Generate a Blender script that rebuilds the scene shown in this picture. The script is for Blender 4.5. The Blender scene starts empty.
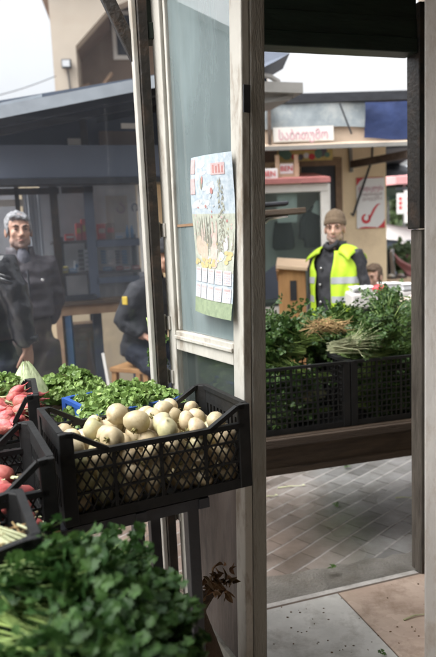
import bpy, math, random
from mathutils import Vector, Matrix, Euler
R = math.radians
random.seed(7)
SC = bpy.context.scene
COL = SC.collection
# ------------------------------------------------------------------ camera model
F, CX, CY, CAMH = 640.0, 218.0, 328.5, 1.58
PITCH, ROLL = R(8.0), R(2.6)
fwd = Vector((0, math.cos(PITCH), -math.sin(PITCH)))
up0 = Vector((0, math.sin(PITCH), math.cos(PITCH)))
rt0 = Vector((1, 0, 0))
UP = up0 * math.cos(ROLL) + rt0 * math.sin(ROLL)
RT = rt0 * math.cos(ROLL) - up0 * math.sin(ROLL)
CAM = Vector((0, 0, CAMH))

def ray(x, y):
    return fwd + RT * ((x - CX) / F) - UP * ((y - CY) / F)

def at(x, y, Y):
    d = ray(x, y)
    return CAM + d * (Y / d.y)

def onz(x, y, Z):
    d = ray(x, y)
    return CAM + d * ((Z - CAMH) / d.z)

# ------------------------------------------------------------------ materials
def nodes(name):
    m = bpy.data.materials.new(name)
    m.use_nodes = True
    nt = m.node_tree
    return m, nt, nt.nodes['Principled BSDF'], nt.nodes['Material Output']

def N(nt, t, **kw):
    n = nt.nodes.new(t)
    for k, v in kw.items():
        if k in n.inputs:
            n.inputs[k].default_value = v
        else:
            setattr(n, k, v)
    return n

def c4(c):
    return (c[0], c[1], c[2], 1)

def M(name, base, col2=None, rough=.6, var=.18, scale=9, bump=.15, bscale=None, metal=0, spec=.4,
      coat=0, stretch=None, rnd=0, island=0, dirt=None, dirt_scale=3, dirt_amt=.5, alpha=None, transl=0):
    m, nt, P, out = nodes(name)
    L = nt.links.new
    tc = N(nt, 'ShaderNodeTexCoord')
    src = tc.outputs['Object']
    if stretch:
        mp = N(nt, 'ShaderNodeMapping')
        mp.inputs['Scale'].default_value = stretch
        L(src, mp.inputs[0]); src = mp.outputs[0]
    nz = N(nt, 'ShaderNodeTexNoise'); nz.inputs['Scale'].default_value = scale
    nz.inputs['Detail'].default_value = 5; nz.inputs['Roughness'].default_value = .65
    L(src, nz.inputs['Vector'])
    rp = N(nt, 'ShaderNodeValToRGB')
    a = [max(0, c * (1 - var)) for c in base]
    b = list(col2) if col2 else [min(1, c * (1 + var)) for c in base]
    rp.color_ramp.elements[0].position = .32; rp.color_ramp.elements[1].position = .68
    rp.color_ramp.elements[0].color = c4(a); rp.color_ramp.elements[1].color = c4(b)
    L(nz.outputs[0], rp.inputs[0])
    colr = rp.outputs[0]
    if dirt:
        n2 = N(nt, 'ShaderNodeTexNoise'); n2.inputs['Scale'].default_value = dirt_scale
        n2.inputs['Detail'].default_value = 8; n2.inputs['Roughness'].default_value = .7
        L(src, n2.inputs['Vector'])
        r2 = N(nt, 'ShaderNodeValToRGB')
        r2.color_ramp.elements[0].position = .5; r2.color_ramp.elements[1].position = .66
        r2.color_ramp.elements[0].color = (0, 0, 0, 1); r2.color_ramp.elements[1].color = (dirt_amt,) * 3 + (1,)
        L(n2.outputs[0], r2.inputs[0])
        mx = N(nt, 'ShaderNodeMixRGB'); mx.inputs[2].default_value = c4(dirt)
        L(r2.outputs[0], mx.inputs[0]); L(colr, mx.inputs[1]); colr = mx.outputs[0]
    if rnd or island:
        if island:
            g = N(nt, 'ShaderNodeNewGeometry'); rv = g.outputs['Random Per Island']; amt = island
        else:
            g = N(nt, 'ShaderNodeObjectInfo'); rv = g.outputs['Random']; amt = rnd
        mr = N(nt, 'ShaderNodeMapRange'); mr.inputs[3].default_value = 1 - amt; mr.inputs[4].default_value = 1 + amt
        L(rv, mr.inputs[0])
        hs = N(nt, 'ShaderNodeHueSaturation')
        L(mr.outputs[0], hs.inputs['Value']); L(colr, hs.inputs['Color'])
        mh = N(nt, 'ShaderNodeMapRange'); mh.inputs[3].default_value = .5 + amt * .035; mh.inputs[4].default_value = .5 - amt * .035
        L(rv, mh.inputs[0]); L(mh.outputs[0], hs.inputs['Hue'])
        colr = hs.outputs[0]
    L(colr, P.inputs['Base Color'])
    P.inputs['Roughness'].default_value = rough
    P.inputs['Metallic'].default_value = metal
    P.inputs['Specular IOR Level'].default_value = spec
    P.inputs['Coat Weight'].default_value = coat
    if bump:
        nb = N(nt, 'ShaderNodeTexNoise'); nb.inputs['Scale'].default_value = bscale or scale * 4
        nb.inputs['Detail'].default_value = 4
        L(src, nb.inputs['Vector'])
        bp = N(nt, 'ShaderNodeBump'); bp.inputs['Strength'].default_value = bump; bp.inputs['Distance'].default_value = .02
        L(nb.outputs[0], bp.inputs['Height']); L(bp.outputs[0], P.inputs['Normal'])
    if transl:
        tr = N(nt, 'ShaderNodeBsdfTranslucent'); L(colr, tr.inputs[0])
        ms = N(nt, 'ShaderNodeMixShader'); ms.inputs[0].default_value = transl
        L(P.outputs[0], ms.inputs[1]); L(tr.outputs[0], ms.inputs[2]); L(ms.outputs[0], out.inputs[0])
    return m

def glass_mat(name, dust, dust_col, rough=.03, scale=3, streak=(1, 1, .25), lo=.3, hi=.7, gloss=.12, tint=(.86, .93, .92, 1)):
    m, nt, P, out = nodes(name)
    nt.nodes.remove(P)
    L = nt.links.new
    tc = N(nt, 'ShaderNodeTexCoord')
    mp = N(nt, 'ShaderNodeMapping'); mp.inputs['Scale'].default_value = streak
    L(tc.outputs['Object'], mp.inputs[0])
    nz = N(nt, 'ShaderNodeTexNoise'); nz.inputs['Scale'].default_value = scale; nz.inputs['Detail'].default_value = 7
    L(mp.outputs[0], nz.inputs['Vector'])
    mr = N(nt, 'ShaderNodeMapRange'); mr.inputs[1].default_value = .3; mr.inputs[2].default_value = .7
    mr.inputs[3].default_value = lo; mr.inputs[4].default_value = hi
    L(nz.outputs[0], mr.inputs[0])
    d = N(nt, 'ShaderNodeBsdfDiffuse'); d.inputs[0].default_value = c4(dust_col)
    t = N(nt, 'ShaderNodeBsdfTranslucent'); t.inputs[0].default_value = c4(dust_col)
    dm = N(nt, 'ShaderNodeMixShader'); dm.inputs[0].default_value = .5
    L(d.outputs[0], dm.inputs[1]); L(t.outputs[0], dm.inputs[2])
    tr = N(nt, 'ShaderNodeBsdfTransparent'); tr.inputs[0].default_value = tint
    gl = N(nt, 'ShaderNodeBsdfGlossy'); gl.inputs['Roughness'].default_value = rough
    lw = N(nt, 'ShaderNodeFresnel'); lw.inputs[0].default_value = 1.45
    ad = N(nt, 'ShaderNodeMath', operation='ADD'); ad.inputs[1].default_value = gloss; ad.use_clamp = True
    L(lw.outputs[0], ad.inputs[0])
    m1 = N(nt, 'ShaderNodeMixShader'); L(ad.outputs[0], m1.inputs[0]); L(tr.outputs[0], m1.inputs[1]); L(gl.outputs[0], m1.inputs[2])
    m2 = N(nt, 'ShaderNodeMixShader'); L(mr.outputs[0], m2.inputs[0]); L(m1.outputs[0], m2.inputs[1]); L(dm.outputs[0], m2.inputs[2])
    L(m2.outputs[0], out.inputs[0])
    return m

MT = {}
def mt(key, *a, **k):
    MT[key] = M(key, *a, **k)
    return MT[key]

mt('black_plastic', (.014, .0145, .015), rough=.5, var=.3, scale=14, bump=.08, spec=.22, dirt=(.05, .042, .03), dirt_scale=6, dirt_amt=.12)
mt('blue_plastic', (.02, .07, .28), rough=.4, var=.15, bump=.05, spec=.5)
mt('white_paint', (.42, .41, .375), rough=.5, var=.08, scale=6, bump=.2, bscale=25, dirt=(.22, .17, .11), dirt_scale=7, dirt_amt=.55, stretch=(1, 1, .35))
mt('chipped_white', (.42, .41, .37), rough=.55, var=.1, scale=8, bump=.3, bscale=22, dirt=(.16, .12, .08), dirt_scale=15, dirt_amt=.7, stretch=(1, 1, .3))
mt('grey_wood', (.285, .28, .25), col2=(.35, .34, .305), rough=.75, scale=5, bump=.4, bscale=40, stretch=(4, 4, .8), dirt=(.08, .06, .04), dirt_scale=5, dirt_amt=.5)
mt('mottled_panel', (.145, .122, .108), col2=(.11, .09, .08), rough=.7, scale=4, bump=.3, stretch=(3, 3, .6), dirt=(.035, .03, .028), dirt_scale=2.2, dirt_amt=.9)  # brownish panel with large darker blotches
mt('lit_worn_frame', (.085, .074, .062), col2=(.135, .118, .098), rough=.45, scale=9, bump=.3, stretch=(3, 3, .5), dirt=(.03, .024, .02), dirt_scale=8, dirt_amt=.7)  # lower right jamb: weathered wood, with the light on it put into the colour
mt('dark_frame', (.020, .017, .014), rough=.5, var=.3, scale=12, bump=.2, dirt=(.12, .07, .04), dirt_scale=9, dirt_amt=.3)
mt('dark_green_board', (.018, .03, .022), rough=.5, var=.25, scale=4, bump=.1, stretch=(.6, 3, 6))
mt('dark_wood', (.045, .032, .022), col2=(.085, .058, .038), rough=.7, scale=6, bump=.4, bscale=40, stretch=(.7, 6, 6))
mt('table_edge', (.075, .052, .036), col2=(.045, .032, .024), rough=.7, scale=6, bump=.4, bscale=40, stretch=(.7, 6, 6))
mt('light_wood', (.42, .22, .09), col2=(.50, .28, .12), rough=.55, scale=5, bump=.15, stretch=(5, 5, .6))
mt('pale_wood', (.60, .44, .30), rough=.6, var=.1, scale=5, bump=.15, stretch=(1, 6, 6))
mt('steel', (.5, .5, .5), rough=.22, var=.1, metal=1, bump=.02)
mt('rusty_metal', (.10, .075, .06), rough=.6, var=.4, bump=.3, metal=.3)
mt('dark_metal', (.03, .032, .038), rough=.45, var=.25, bump=.1)
mt('blue_grey_metal', (.075, .09, .12), rough=.5, var=.15, scale=3, bump=.1)
mt('fascia_sheet', (.115, .135, .18), rough=.55, var=.08, scale=2, bump=.06)
mt('roof_sheet', (.30, .33, .36), rough=.5, var=.2, scale=3, bump=.1)
mt('roof_under', (.11, .115, .13), rough=.6, var=.25, scale=3, bump=.1)
mt('cream_render', (.53, .46, .375), rough=.85, var=.05, scale=2, bump=.25, bscale=60, dirt=(.48, .39, .30), dirt_scale=1.2, dirt_amt=.4)
mt('kiosk_render', (.82, .65, .43), rough=.85, var=.06, scale=2, bump=.2, bscale=60, dirt=(.5, .37, .25), dirt_scale=1.6, dirt_amt=.4)
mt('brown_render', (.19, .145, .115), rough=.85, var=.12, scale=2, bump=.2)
mt('brown_frame', (.22, .14, .085), rough=.6, var=.2, bump=.1)
mt('tarp_silver', (.24, .285, .31), col2=(.36, .40, .42), rough=.5, scale=5, bump=.4, bscale=6, dirt=(.6, .6, .56), dirt_scale=4.5, dirt_amt=.4)
mt('tarp_blue', (.022, .038, .11), rough=.5, var=.35, scale=3, bump=.7, bscale=7)
mt('sheet_tan', (.52, .42, .33), rough=.6, var=.15, scale=4, bump=.1)
mt('grey_trim', (.24, .235, .22), rough=.7, var=.15, scale=4, bump=.2)
mt('off_white', (.72, .70, .66), rough=.55, var=.06, scale=4, bump=.05, dirt=(.5, .46, .4), dirt_scale=3, dirt_amt=.3)
mt('poster_white', (.74, .73, .71), rough=.45, var=.03, bump=0)
mt('red_print', (.58, .05, .06), rough=.5, var=.1, bump=0)
mt('pink_print', (.62, .36, .42), rough=.5, var=.12, bump=0)
mt('grey_print', (.5, .42, .42), rough=.5, var=.12, bump=0)
mt('dark_print', (.13, .11, .13), rough=.5, var=.1, bump=0)
mt('red_sheet', (.38, .15, .14), rough=.5, var=.2, scale=5, bump=.1)
mt('banner_yellow', (.55, .42, .15), rough=.5, var=.2, scale=12, bump=0)
mt('cardboard', (.30, .18, .10), rough=.8, var=.1, scale=4, bump=.1)
mt('red_carton', (.60, .07, .05), rough=.5, var=.15, bump=.05)
mt('yellow_pack', (.70, .58, .16), rough=.4, var=.1, bump=.05)
mt('blue_pack', (.10, .28, .50), rough=.4, var=.1, bump=.05)
mt('white_pack', (.75, .75, .75), rough=.4, var=.1, bump=.05)
mt('blue_paint', (.022, .055, .11), rough=.5, var=.15, bump=.1)
mt('shop_panel', (.52, .51, .52), rough=.8, var=.2, scale=3, bump=.1)
mt('shop_back', (.38, .37, .38), rough=.8, var=.25, scale=3, bump=.1)
mt('curtain', (.48, .49, .52), rough=.9, var=.25, scale=3, bump=.3, stretch=(8, 8, .3))
mt('skin_light', (.50, .30, .22), col2=(.58, .37, .28), rough=.5, scale=16, bump=.1, bscale=90, dirt=(.42, .22, .17), dirt_scale=9, dirt_amt=.4)
mt('skin', (.40, .225, .155), col2=(.50, .30, .215), rough=.5, scale=16, bump=.1, bscale=90, dirt=(.40, .20, .15), dirt_scale=9, dirt_amt=.4)
mt('lip', (.34, .15, .12), rough=.5, var=.1, bump=0)
mt('eye', (.03, .022, .018), rough=.2, var=.1, bump=0)
mt('grey_hair', (.17, .17, .175), col2=(.33, .33, .34), rough=.6, scale=50, bump=.7, bscale=90)
mt('brown_hair', (.07, .045, .028), col2=(.12, .075, .045), rough=.55, scale=40, bump=.7, bscale=80)
mt('beanie_knit', (.16, .115, .075), rough=.9, var=.15, scale=30, bump=.6, bscale=160)
mt('black_cloth', (.028, .029, .034), rough=.75, var=.3, scale=7, bump=.5, bscale=12)
mt('puffer', (.055, .048, .055), rough=.5, var=.25, scale=5, bump=.5, bscale=10)
mt('leather', (.02, .02, .023), rough=.33, var=.3, scale=6, bump=.7, bscale=14, spec=.6)
mt('brown_trousers', (.065, .052, .046), rough=.9, var=.2, scale=6, bump=.4, bscale=14)
mt('dark_jeans', (.018, .022, .034), rough=.85, var=.25, scale=8, bump=.4, bscale=16)
mt('grey_knit', (.10, .10, .12), rough=.9, var=.15, scale=20, bump=.3)
mt('hi_vis', (.42, .62, .03), rough=.6, var=.08, scale=6, bump=.45, bscale=9)
mt('reflective', (.34, .36, .38), rough=.4, var=.08, bump=.1)
mt('brow', (.05, .045, .042), rough=.8, var=.2, bump=0)
mt('badge_yellow', (.5, .36, .05), rough=.6, var=.2, bump=0)
mt('parsley_leaf', (.032, .078, .016), col2=(.060, .125, .028), rough=.45, scale=30, bump=.15, island=.38, spec=.4, transl=.22)
mt('herb_leaf', (.044, .095, .020), col2=(.072, .14, .032), rough=.5, scale=30, bump=.1, island=.4, spec=.35, transl=.25)
mt('near_leaf', (.036, .098, .022), col2=(.064, .150, .038), rough=.5, scale=30, bump=.15, island=.42, spec=.35, transl=.28)
mt('lettuce_leaf', (.17, .29, .07), col2=(.32, .45, .15), rough=.45, scale=14, bump=.25, island=.22, transl=.3)
mt('cabbage_leaf', (.36, .47, .22), col2=(.58, .64, .42), rough=.5, scale=8, bump=.2, stretch=(3, 3, .6))
mt('green_stem', (.16, .27, .06), col2=(.26, .36, .11), rough=.5, scale=20, bump=.05, island=.3)
mt('pale_stem', (.42, .46, .24), col2=(.55, .56, .36), rough=.5, scale=20, bump=.05, island=.25)
mt('root_tan', (.26, .17, .075), col2=(.36, .25, .11), rough=.8, scale=20, bump=.1, island=.35)
mt('turnip_skin', (.52, .42, .25), col2=(.64, .55, .38), rough=.42, scale=9, bump=.12, bscale=24, rnd=.16, dirt=(.30, .21, .09), dirt_scale=19, dirt_amt=.75, spec=.45)
mt('turnip_green', (.42, .42, .20), col2=(.58, .53, .34), rough=.42, scale=8, bump=.12, rnd=.1, dirt=(.34, .25, .12), dirt_scale=13, dirt_amt=.4)
mt('turnip_crown', (.25, .22, .09), rough=.8, var=.3, scale=30, bump=.3)
mt('radish_skin', (.40, .05, .055), col2=(.56, .17, .16), rough=.5, scale=22, bump=.2, rnd=.25, spec=.35, dirt=(.30, .16, .10), dirt_scale=30, dirt_amt=.6)
mt('onion_skin', (.56, .40, .33), col2=(.66, .54, .48), rough=.4, scale=10, bump=.05, rnd=.25)
mt('plastic_wrap', (.62, .64, .66), rough=.25, var=.1, bump=.5, bscale=18, spec=.6)
mt('wine_cloth', (.10, .03, .04), rough=.7, var=.2, bump=.4)
mt('red_cloth', (.52, .07, .07), rough=.7, var=.15, bump=.3)
mt('pink_canvas', (.60, .30, .30), rough=.8, var=.1, bump=.2)
mt('white_canvas', (.50, .48, .47), rough=.8, var=.06, bump=.2, bscale=5)
mt('green_canvas', (.14, .24, .19), rough=.8, var=.1, bump=.2)
mt('tree_leaf', (.05, .085, .03), col2=(.08, .12, .045), rough=.6, scale=8, bump=.1, island=.4, transl=.2)
mt('bark', (.09, .065, .045), rough=.9, var=.3, bump=.5)
mt('burlap', (.075, .05, .032), rough=.9, var=.2, scale=20, bump=.5, bscale=120)
mt('leaf_paint', (.55, .53, .50), rough=.6, var=.08, scale=5, bump=.25, bscale=30, dirt=(.30, .22, .15), dirt_scale=9, dirt_amt=.5, stretch=(1, 1, .5))
mt('dry_leaf', (.11, .062, .026), col2=(.16, .09, .04), rough=.8, bump=.2, island=.3)
MT['dusty_glass'] = glass_mat('dusty_glass', .5, (.42, .51, .52), scale=1.9, streak=(1.8, 1.8, .4), lo=.08, hi=.88, gloss=.22, tint=(.90, .94, .95, 1))
MT['lower_glass'] = glass_mat('lower_glass', .5, (.12, .14, .135), lo=.15, hi=.65, gloss=.14, rough=.08)
MT['booth_glass'] = glass_mat('booth_glass', .5, (.5, .55, .55), lo=.06, hi=.14, gloss=-.03)
MT['shop_glass'] = glass_mat('shop_glass', .5, (.38, .42, .48), lo=.10, hi=.20, gloss=.02, tint=(.92, .94, .96, 1))
MT['screen_glass'] = glass_mat('screen_glass', .5, (.40, .45, .54), lo=.025, hi=.075, gloss=-.02, tint=(.95, .96, .97, 1))

def corrugated(name, base, freq, axis='X', strength=.6, rough=.5):
    m = M(name, base, rough=rough, var=.18, scale=3, bump=0)
    nt = m.node_tree; P = nt.nodes['Principled BSDF']
    tc = N(nt, 'ShaderNodeTexCoord'); w = N(nt, 'ShaderNodeTexWave')
    w.bands_direction = axis; w.inputs['Scale'].default_value = freq
    nt.links.new(tc.outputs['Object'], w.inputs['Vector'])
    b = N(nt, 'ShaderNodeBump'); b.inputs['Strength'].default_value = strength; b.inputs['Distance'].default_value = .03
    nt.links.new(w.outputs[0], b.inputs['Height']); nt.links.new(b.outputs[0], P.inputs['Normal'])
    MT[name] = m
corrugated('quilted', (.055, .048, .055), 4.2, 'Z', .22, .55)
corrugated('corrugated_under', (.19, .20, .23), 3.2, 'Y', .8, .55)

def paver_mat():
    m, nt, P, out = nodes('street_pavers'); L = nt.links.new
    tc = N(nt, 'ShaderNodeTexCoord'); mp = N(nt, 'ShaderNodeMapping'); mp.inputs['Rotation'].default_value = (0, 0, R(-44.5))
    mp.inputs['Location'].default_value = (.03, .065, 0)
    L(tc.outputs['Object'], mp.inputs[0])
    # slight wobble of the courses
    wn = N(nt, 'ShaderNodeTexNoise'); wn.inputs['Scale'].default_value = 1.6; L(tc.outputs['Object'], wn.inputs['Vector'])
    wm = N(nt, 'ShaderNodeVectorMath', operation='MULTIPLY_ADD'); wm.inputs[1].default_value = (.03, .03, 0)
    L(wn.outputs['Color'], wm.inputs[0]); L(mp.outputs[0], wm.inputs[2])
    br = N(nt, 'ShaderNodeTexBrick'); br.offset = .5
    br.inputs['Scale'].default_value = 1; br.inputs['Brick Width'].default_value = .215; br.inputs['Row Height'].default_value = .107
    br.inputs['Mortar Size'].default_value = .004; br.inputs['Mortar Smooth'].default_value = .3; br.inputs['Bias'].default_value = 0
    br.inputs['Color1'].default_value = (.7, .7, .7, 1); br.inputs['Color2'].default_value = (1.15, 1.15, 1.15, 1); br.inputs['Mortar'].default_value = (.35, .33, .3, 1)
    L(wm.outputs[0], br.inputs['Vector'])
    big = N(nt, 'ShaderNodeTexNoise'); big.inputs['Scale'].default_value = .9; big.inputs['Detail'].default_value = 3
    L(tc.outputs['Object'], big.inputs['Vector'])
    sp = N(nt, 'ShaderNodeSeparateXYZ'); L(tc.outputs['Object'], sp.inputs[0])
    # a redder band of pavers lies away from the door, greyer ones towards the right
    s1 = N(nt, 'ShaderNodeMath', operation='MULTIPLY_ADD'); s1.inputs[1].default_value = -.55; s1.inputs[2].default_value = .34
    L(sp.outputs[0], s1.inputs[0])
    s2 = N(nt, 'ShaderNodeMath', operation='ADD'); L(s1.outputs[0], s2.inputs[0]); L(big.outputs[0], s2.inputs[1])
    rp = N(nt, 'ShaderNodeValToRGB'); rp.color_ramp.elements[0].position = .42; rp.color_ramp.elements[1].position = .85
    rp.color_ramp.elements[0].color = (.185, .185, .185, 1); rp.color_ramp.elements[1].color = (.235, .185, .16, 1)
    L(s2.outputs[0], rp.inputs[0])
    mu = N(nt, 'ShaderNodeMixRGB', blend_type='MULTIPLY'); mu.inputs[0].default_value = 1
    L(rp.outputs[0], mu.inputs[1]); L(br.outputs[0], mu.inputs[2])
    # dirt
    dn = N(nt, 'ShaderNodeTexNoise'); dn.inputs['Scale'].default_value = 5; dn.inputs['Detail'].default_value = 8; dn.inputs['Roughness'].default_value = .7
    L(tc.outputs['Object'], dn.inputs['Vector'])
    dr = N(nt, 'ShaderNodeValToRGB'); dr.color_ramp.elements[0].position = .35; dr.color_ramp.elements[1].position = .7
    dr.color_ramp.elements[0].color = (.62, .60, .56, 1); dr.color_ramp.elements[1].color = (1.1, 1.1, 1.1, 1)
    L(dn.outputs[0], dr.inputs[0])
    m2 = N(nt, 'ShaderNodeMixRGB', blend_type='MULTIPLY'); m2.inputs[0].default_value = 1
    L(mu.outputs[0], m2.inputs[1]); L(dr.outputs[0], m2.inputs[2])
    # paler colour along the long joints
    s3 = N(nt, 'ShaderNodeSeparateXYZ'); L(wm.outputs[0], s3.inputs[0])
    pp = N(nt, 'ShaderNodeMath', operation='WRAP'); pp.inputs[1].default_value = .0535; pp.inputs[2].default_value = -.0535
    L(s3.outputs[1], pp.inputs[0])
    ab = N(nt, 'ShaderNodeMath', operation='ABSOLUTE'); L(pp.outputs[0], ab.inputs[0])
    jm = N(nt, 'ShaderNodeMapRange'); jm.inputs[1].default_value = .002; jm.inputs[2].default_value = .008; jm.inputs[3].default_value = 1; jm.inputs[4].default_value = 0
    L(ab.outputs[0], jm.inputs[0])
    jb = N(nt, 'ShaderNodeMath', operation='MULTIPLY'); L(jm.outputs[0], jb.inputs[0])
    jn = N(nt, 'ShaderNodeMapRange'); jn.inputs[1].default_value = .3; jn.inputs[2].default_value = .55; jn.inputs[3].default_value = .05; jn.inputs[4].default_value = .85
    L(dn.outputs[0], jn.inputs[0]); L(jn.outputs[0], jb.inputs[1])
    m3 = N(nt, 'ShaderNodeMixRGB'); m3.inputs[2].default_value = (.36, .345, .33, 1)
    L(jb.outputs[0], m3.inputs[0]); L(m2.outputs[0], m3.inputs[1]); L(m3.outputs[0], P.inputs['Base Color'])
    rr = N(nt, 'ShaderNodeMapRange'); rr.inputs[1].default_value = .35; rr.inputs[2].default_value = .65; rr.inputs[3].default_value = .14; rr.inputs[4].default_value = .42
    L(big.outputs[0], rr.inputs[0]); L(rr.outputs[0], P.inputs['Roughness'])
    bp = N(nt, 'ShaderNodeBump'); bp.inputs['Strength'].default_value = .5; bp.inputs['Distance'].default_value = .01
    iv = N(nt, 'ShaderNodeMath', operation='SUBTRACT'); L(dn.outputs[0], iv.inputs[0]); L(jm.outputs[0], iv.inputs[1])
    L(iv.outputs[0], bp.inputs['Height']); L(bp.outputs[0], P.inputs['Normal'])
    return m
MT['street_pavers'] = paver_mat()

def stone_mat(name, c1, c2, wet=.22):
    m = M(name, c1, col2=c2, rough=.35, scale=3.5, bump=.12, bscale=30, dirt=(c1[0] * .45, c1[1] * .42, c1[2] * .38), dirt_scale=5, dirt_amt=.65, spec=.5)
    nt = m.node_tree; P = nt.nodes['Principled BSDF']
    tc = N(nt, 'ShaderNodeTexCoord'); n = N(nt, 'ShaderNodeTexNoise'); n.inputs['Scale'].default_value = 2.3; n.inputs['Detail'].default_value = 5
    nt.links.new(tc.outputs['Object'], n.inputs['Vector'])
    mr = N(nt, 'ShaderNodeMapRange'); mr.inputs[1].default_value = .38; mr.inputs[2].default_value = .62; mr.inputs[3].default_value = wet; mr.inputs[4].default_value = .5
    nt.links.new(n.outputs[0], mr.inputs[0]); nt.links.new(mr.outputs[0], P.inputs['Roughness'])
    MT[name] = m
stone_mat('tile_grey', (.54, .535, .51), (.66, .65, .62))
stone_mat('tile_pink', (.53, .40, .32), (.61, .49, .41), .05)
mt('grout', (.13, .10, .08), rough=.8, bump=.2)
mt('wet_concrete', (.135, .127, .115), col2=(.20, .19, .175), rough=.3, scale=9, bump=.35, bscale=60, dirt=(.09, .075, .06), dirt_scale=4, dirt_amt=.6)
mt('sill_edge', (.46, .44, .42), rough=.45, var=.25, scale=10, bump=.4, dirt=(.15, .13, .11), dirt_scale=12, dirt_amt=.5)

# ------------------------------------------------------------------ mesh builder
class MB:
    def __init__(s):
        s.v = []; s.f = []; s.mi = []
    def add(s, vs, fs, mi=0):
        o = len(s.v)
        s.v.extend([tuple(v) for v in vs])
        for f in fs:
            s.f.append(tuple(o + i for i in f)); s.mi.append(mi)
    def box(s, c, size, mi=0, rz=0, rot=None):
        hx, hy, hz = size[0] / 2, size[1] / 2, size[2] / 2
        m = rot if rot is not None else Matrix.Rotation(rz, 3, 'Z')
        c = Vector(c)
        vs = [c + m @ Vector((x, y, z)) for x in (-hx, hx) for y in (-hy, hy) for z in (-hz, hz)]
        s.add(vs, [(0, 1, 3, 2), (4, 6, 7, 5), (0, 4, 5, 1), (2, 3, 7, 6), (0, 2, 6, 4), (1, 5, 7, 3)], mi)
    def bar(s, a, b, w, h=None, mi=0, up=(0, 0, 1)):
        a = Vector(a); b = Vector(b); h = h or w
        d = (b - a); L = d.length
        if L < 1e-6: return
        d.normalize(); u = Vector(up)
        if abs(d.dot(u)) > .97: u = Vector((1, 0, 0)) if abs(d.x) < .9 else Vector((0, 1, 0))
        x = d.cross(u).normalized(); z = x.cross(d).normalized()
        vs = []
        for p in (a, b):
            for i, j in ((-1, -1), (1, -1), (1, 1), (-1, 1)):
                vs.append(p + x * (w / 2 * i) + z * (h / 2 * j))
        s.add(vs, [(3, 2, 1, 0), (4, 5, 6, 7), (0, 1, 5, 4), (1, 2, 6, 5), (2, 3, 7, 6), (3, 0, 4, 7)], mi)
    def tube(s, pts, rad, n=8, mi=0, cap=True, flat=1.0):
        pts = [Vector(p) for p in pts]
        if not isinstance(rad, (list, tuple)): rad = [rad] * len(pts)
        rings = []; prev = None
        for i, p in enumerate(pts):
            d = (pts[min(i + 1, len(pts) - 1)] - pts[max(i - 1, 0)])
            d = d.normalized() if d.length > 1e-9 else Vector((0, 0, 1))
            if prev is None:
                u = Vector((0, 1, 0)) if abs(d.y) < .8 else Vector((1, 0, 0))
            else:
                u = prev
            x = d.cross(u)
            if x.length < 1e-5: x = d.cross(Vector((1, 0, .01)))
            x.normalize(); u = x.cross(d).normalized(); prev = u
            rings.append([p + (x * math.cos(2 * math.pi * k / n) + u * (math.sin(2 * math.pi * k / n) * flat)) * rad[i] for k in range(n)])
        vs = [v for r in rings for v in r]; fs = []
        for i in range(len(pts) - 1):
            for k in range(n):
                fs.append((i * n + k, i * n + (k + 1) % n, (i + 1) * n + (k + 1) % n, (i + 1) * n + k))
        if cap:
            fs.append(tuple(range(n - 1, -1, -1)))
            fs.append(tuple((len(pts) - 1) * n + k for k in range(n)))
        s.add(vs, fs, mi)
    def ell(s, c, r, nu=14, nv=9, mi=0, rot=None):
        c = Vector(c)
        if not isinstance(r, (list, tuple, Vector)): r = (r, r, r)
        m = rot if rot is not None else Matrix.Identity(3)
        vs = [c + m @ Vector((0, 0, -r[2]))]
        for j in range(1, nv):
            t = math.pi * j / nv - math.pi / 2
            for i in range(nu):
                a = 2 * math.pi * i / nu
                vs.append(c + m @ Vector((r[0] * math.cos(t) * math.cos(a), r[1] * math.cos(t) * math.sin(a), r[2] * math.sin(t))))
        vs.append(c + m @ Vector((0, 0, r[2])))
        fs = []
        for i in range(nu): fs.append((0, 1 + (i + 1) % nu, 1 + i))
        for j in range(nv - 2):
            for i in range(nu):
                a = 1 + j * nu
                fs.append((a + i, a + (i + 1) % nu, a + nu + (i + 1) % nu, a + nu + i))
        t = len(vs) - 1; a = 1 + (nv - 2) * nu
        for i in range(nu): fs.append((a + i, a + (i + 1) % nu, t))
        s.add(vs, fs, mi)
    def loft(s, secs, n=20, mi=0, cap=True, power=2.0):
        """secs: (cx, cy, z, rx, ry)"""
        vs = []; fs = []
        for (cx, cy, z, rx, ry) in secs:
            for k in range(n):
                a = 2 * math.pi * k / n
                ca, sa = math.cos(a), math.sin(a)
                e = 2 / power
                vs.append((cx + rx * math.copysign(abs(ca) ** e, ca), cy + ry * math.copysign(abs(sa) ** e, sa), z))
        for i in range(len(secs) - 1):
            for k in range(n):
                fs.append((i * n + k, i * n + (k + 1) % n, (i + 1) * n + (k + 1) % n, (i + 1) * n + k))
        if cap:
            fs.append(tuple(range(n - 1, -1, -1))); fs.append(tuple((len(secs) - 1) * n + k for k in range(n)))
        s.add(vs, fs, mi)
    def prism(s, poly, d, mi=0):
        """poly: list of 3-D points, d: extrusion vector"""
        d = Vector(d); n = len(poly)
        p = [Vector(q) for q in poly]
        vs = p + [q + d for q in p]
        fs = [tuple(range(n)), tuple(range(2 * n - 1, n - 1, -1))]
        for i in range(n):
            j = (i + 1) % n
            fs.append((i, i + n, j + n, j))
        s.add(vs, fs, mi)
    def wall(s, p0, p1, z0, z1, t, mi=0):
        """vertical slab between two plan points, thickness t to the left of p0->p1"""
        a = Vector((p0[0], p0[1], 0)); b = Vector((p1[0], p1[1], 0))
        n = Vector((-(b - a).y, (b - a).x, 0)).normalized() * t
        s.prism([(a.x, a.y, z0), (b.x, b.y, z0), (b.x, b.y, z1), (a.x, a.y, z1)], n, mi)
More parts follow.
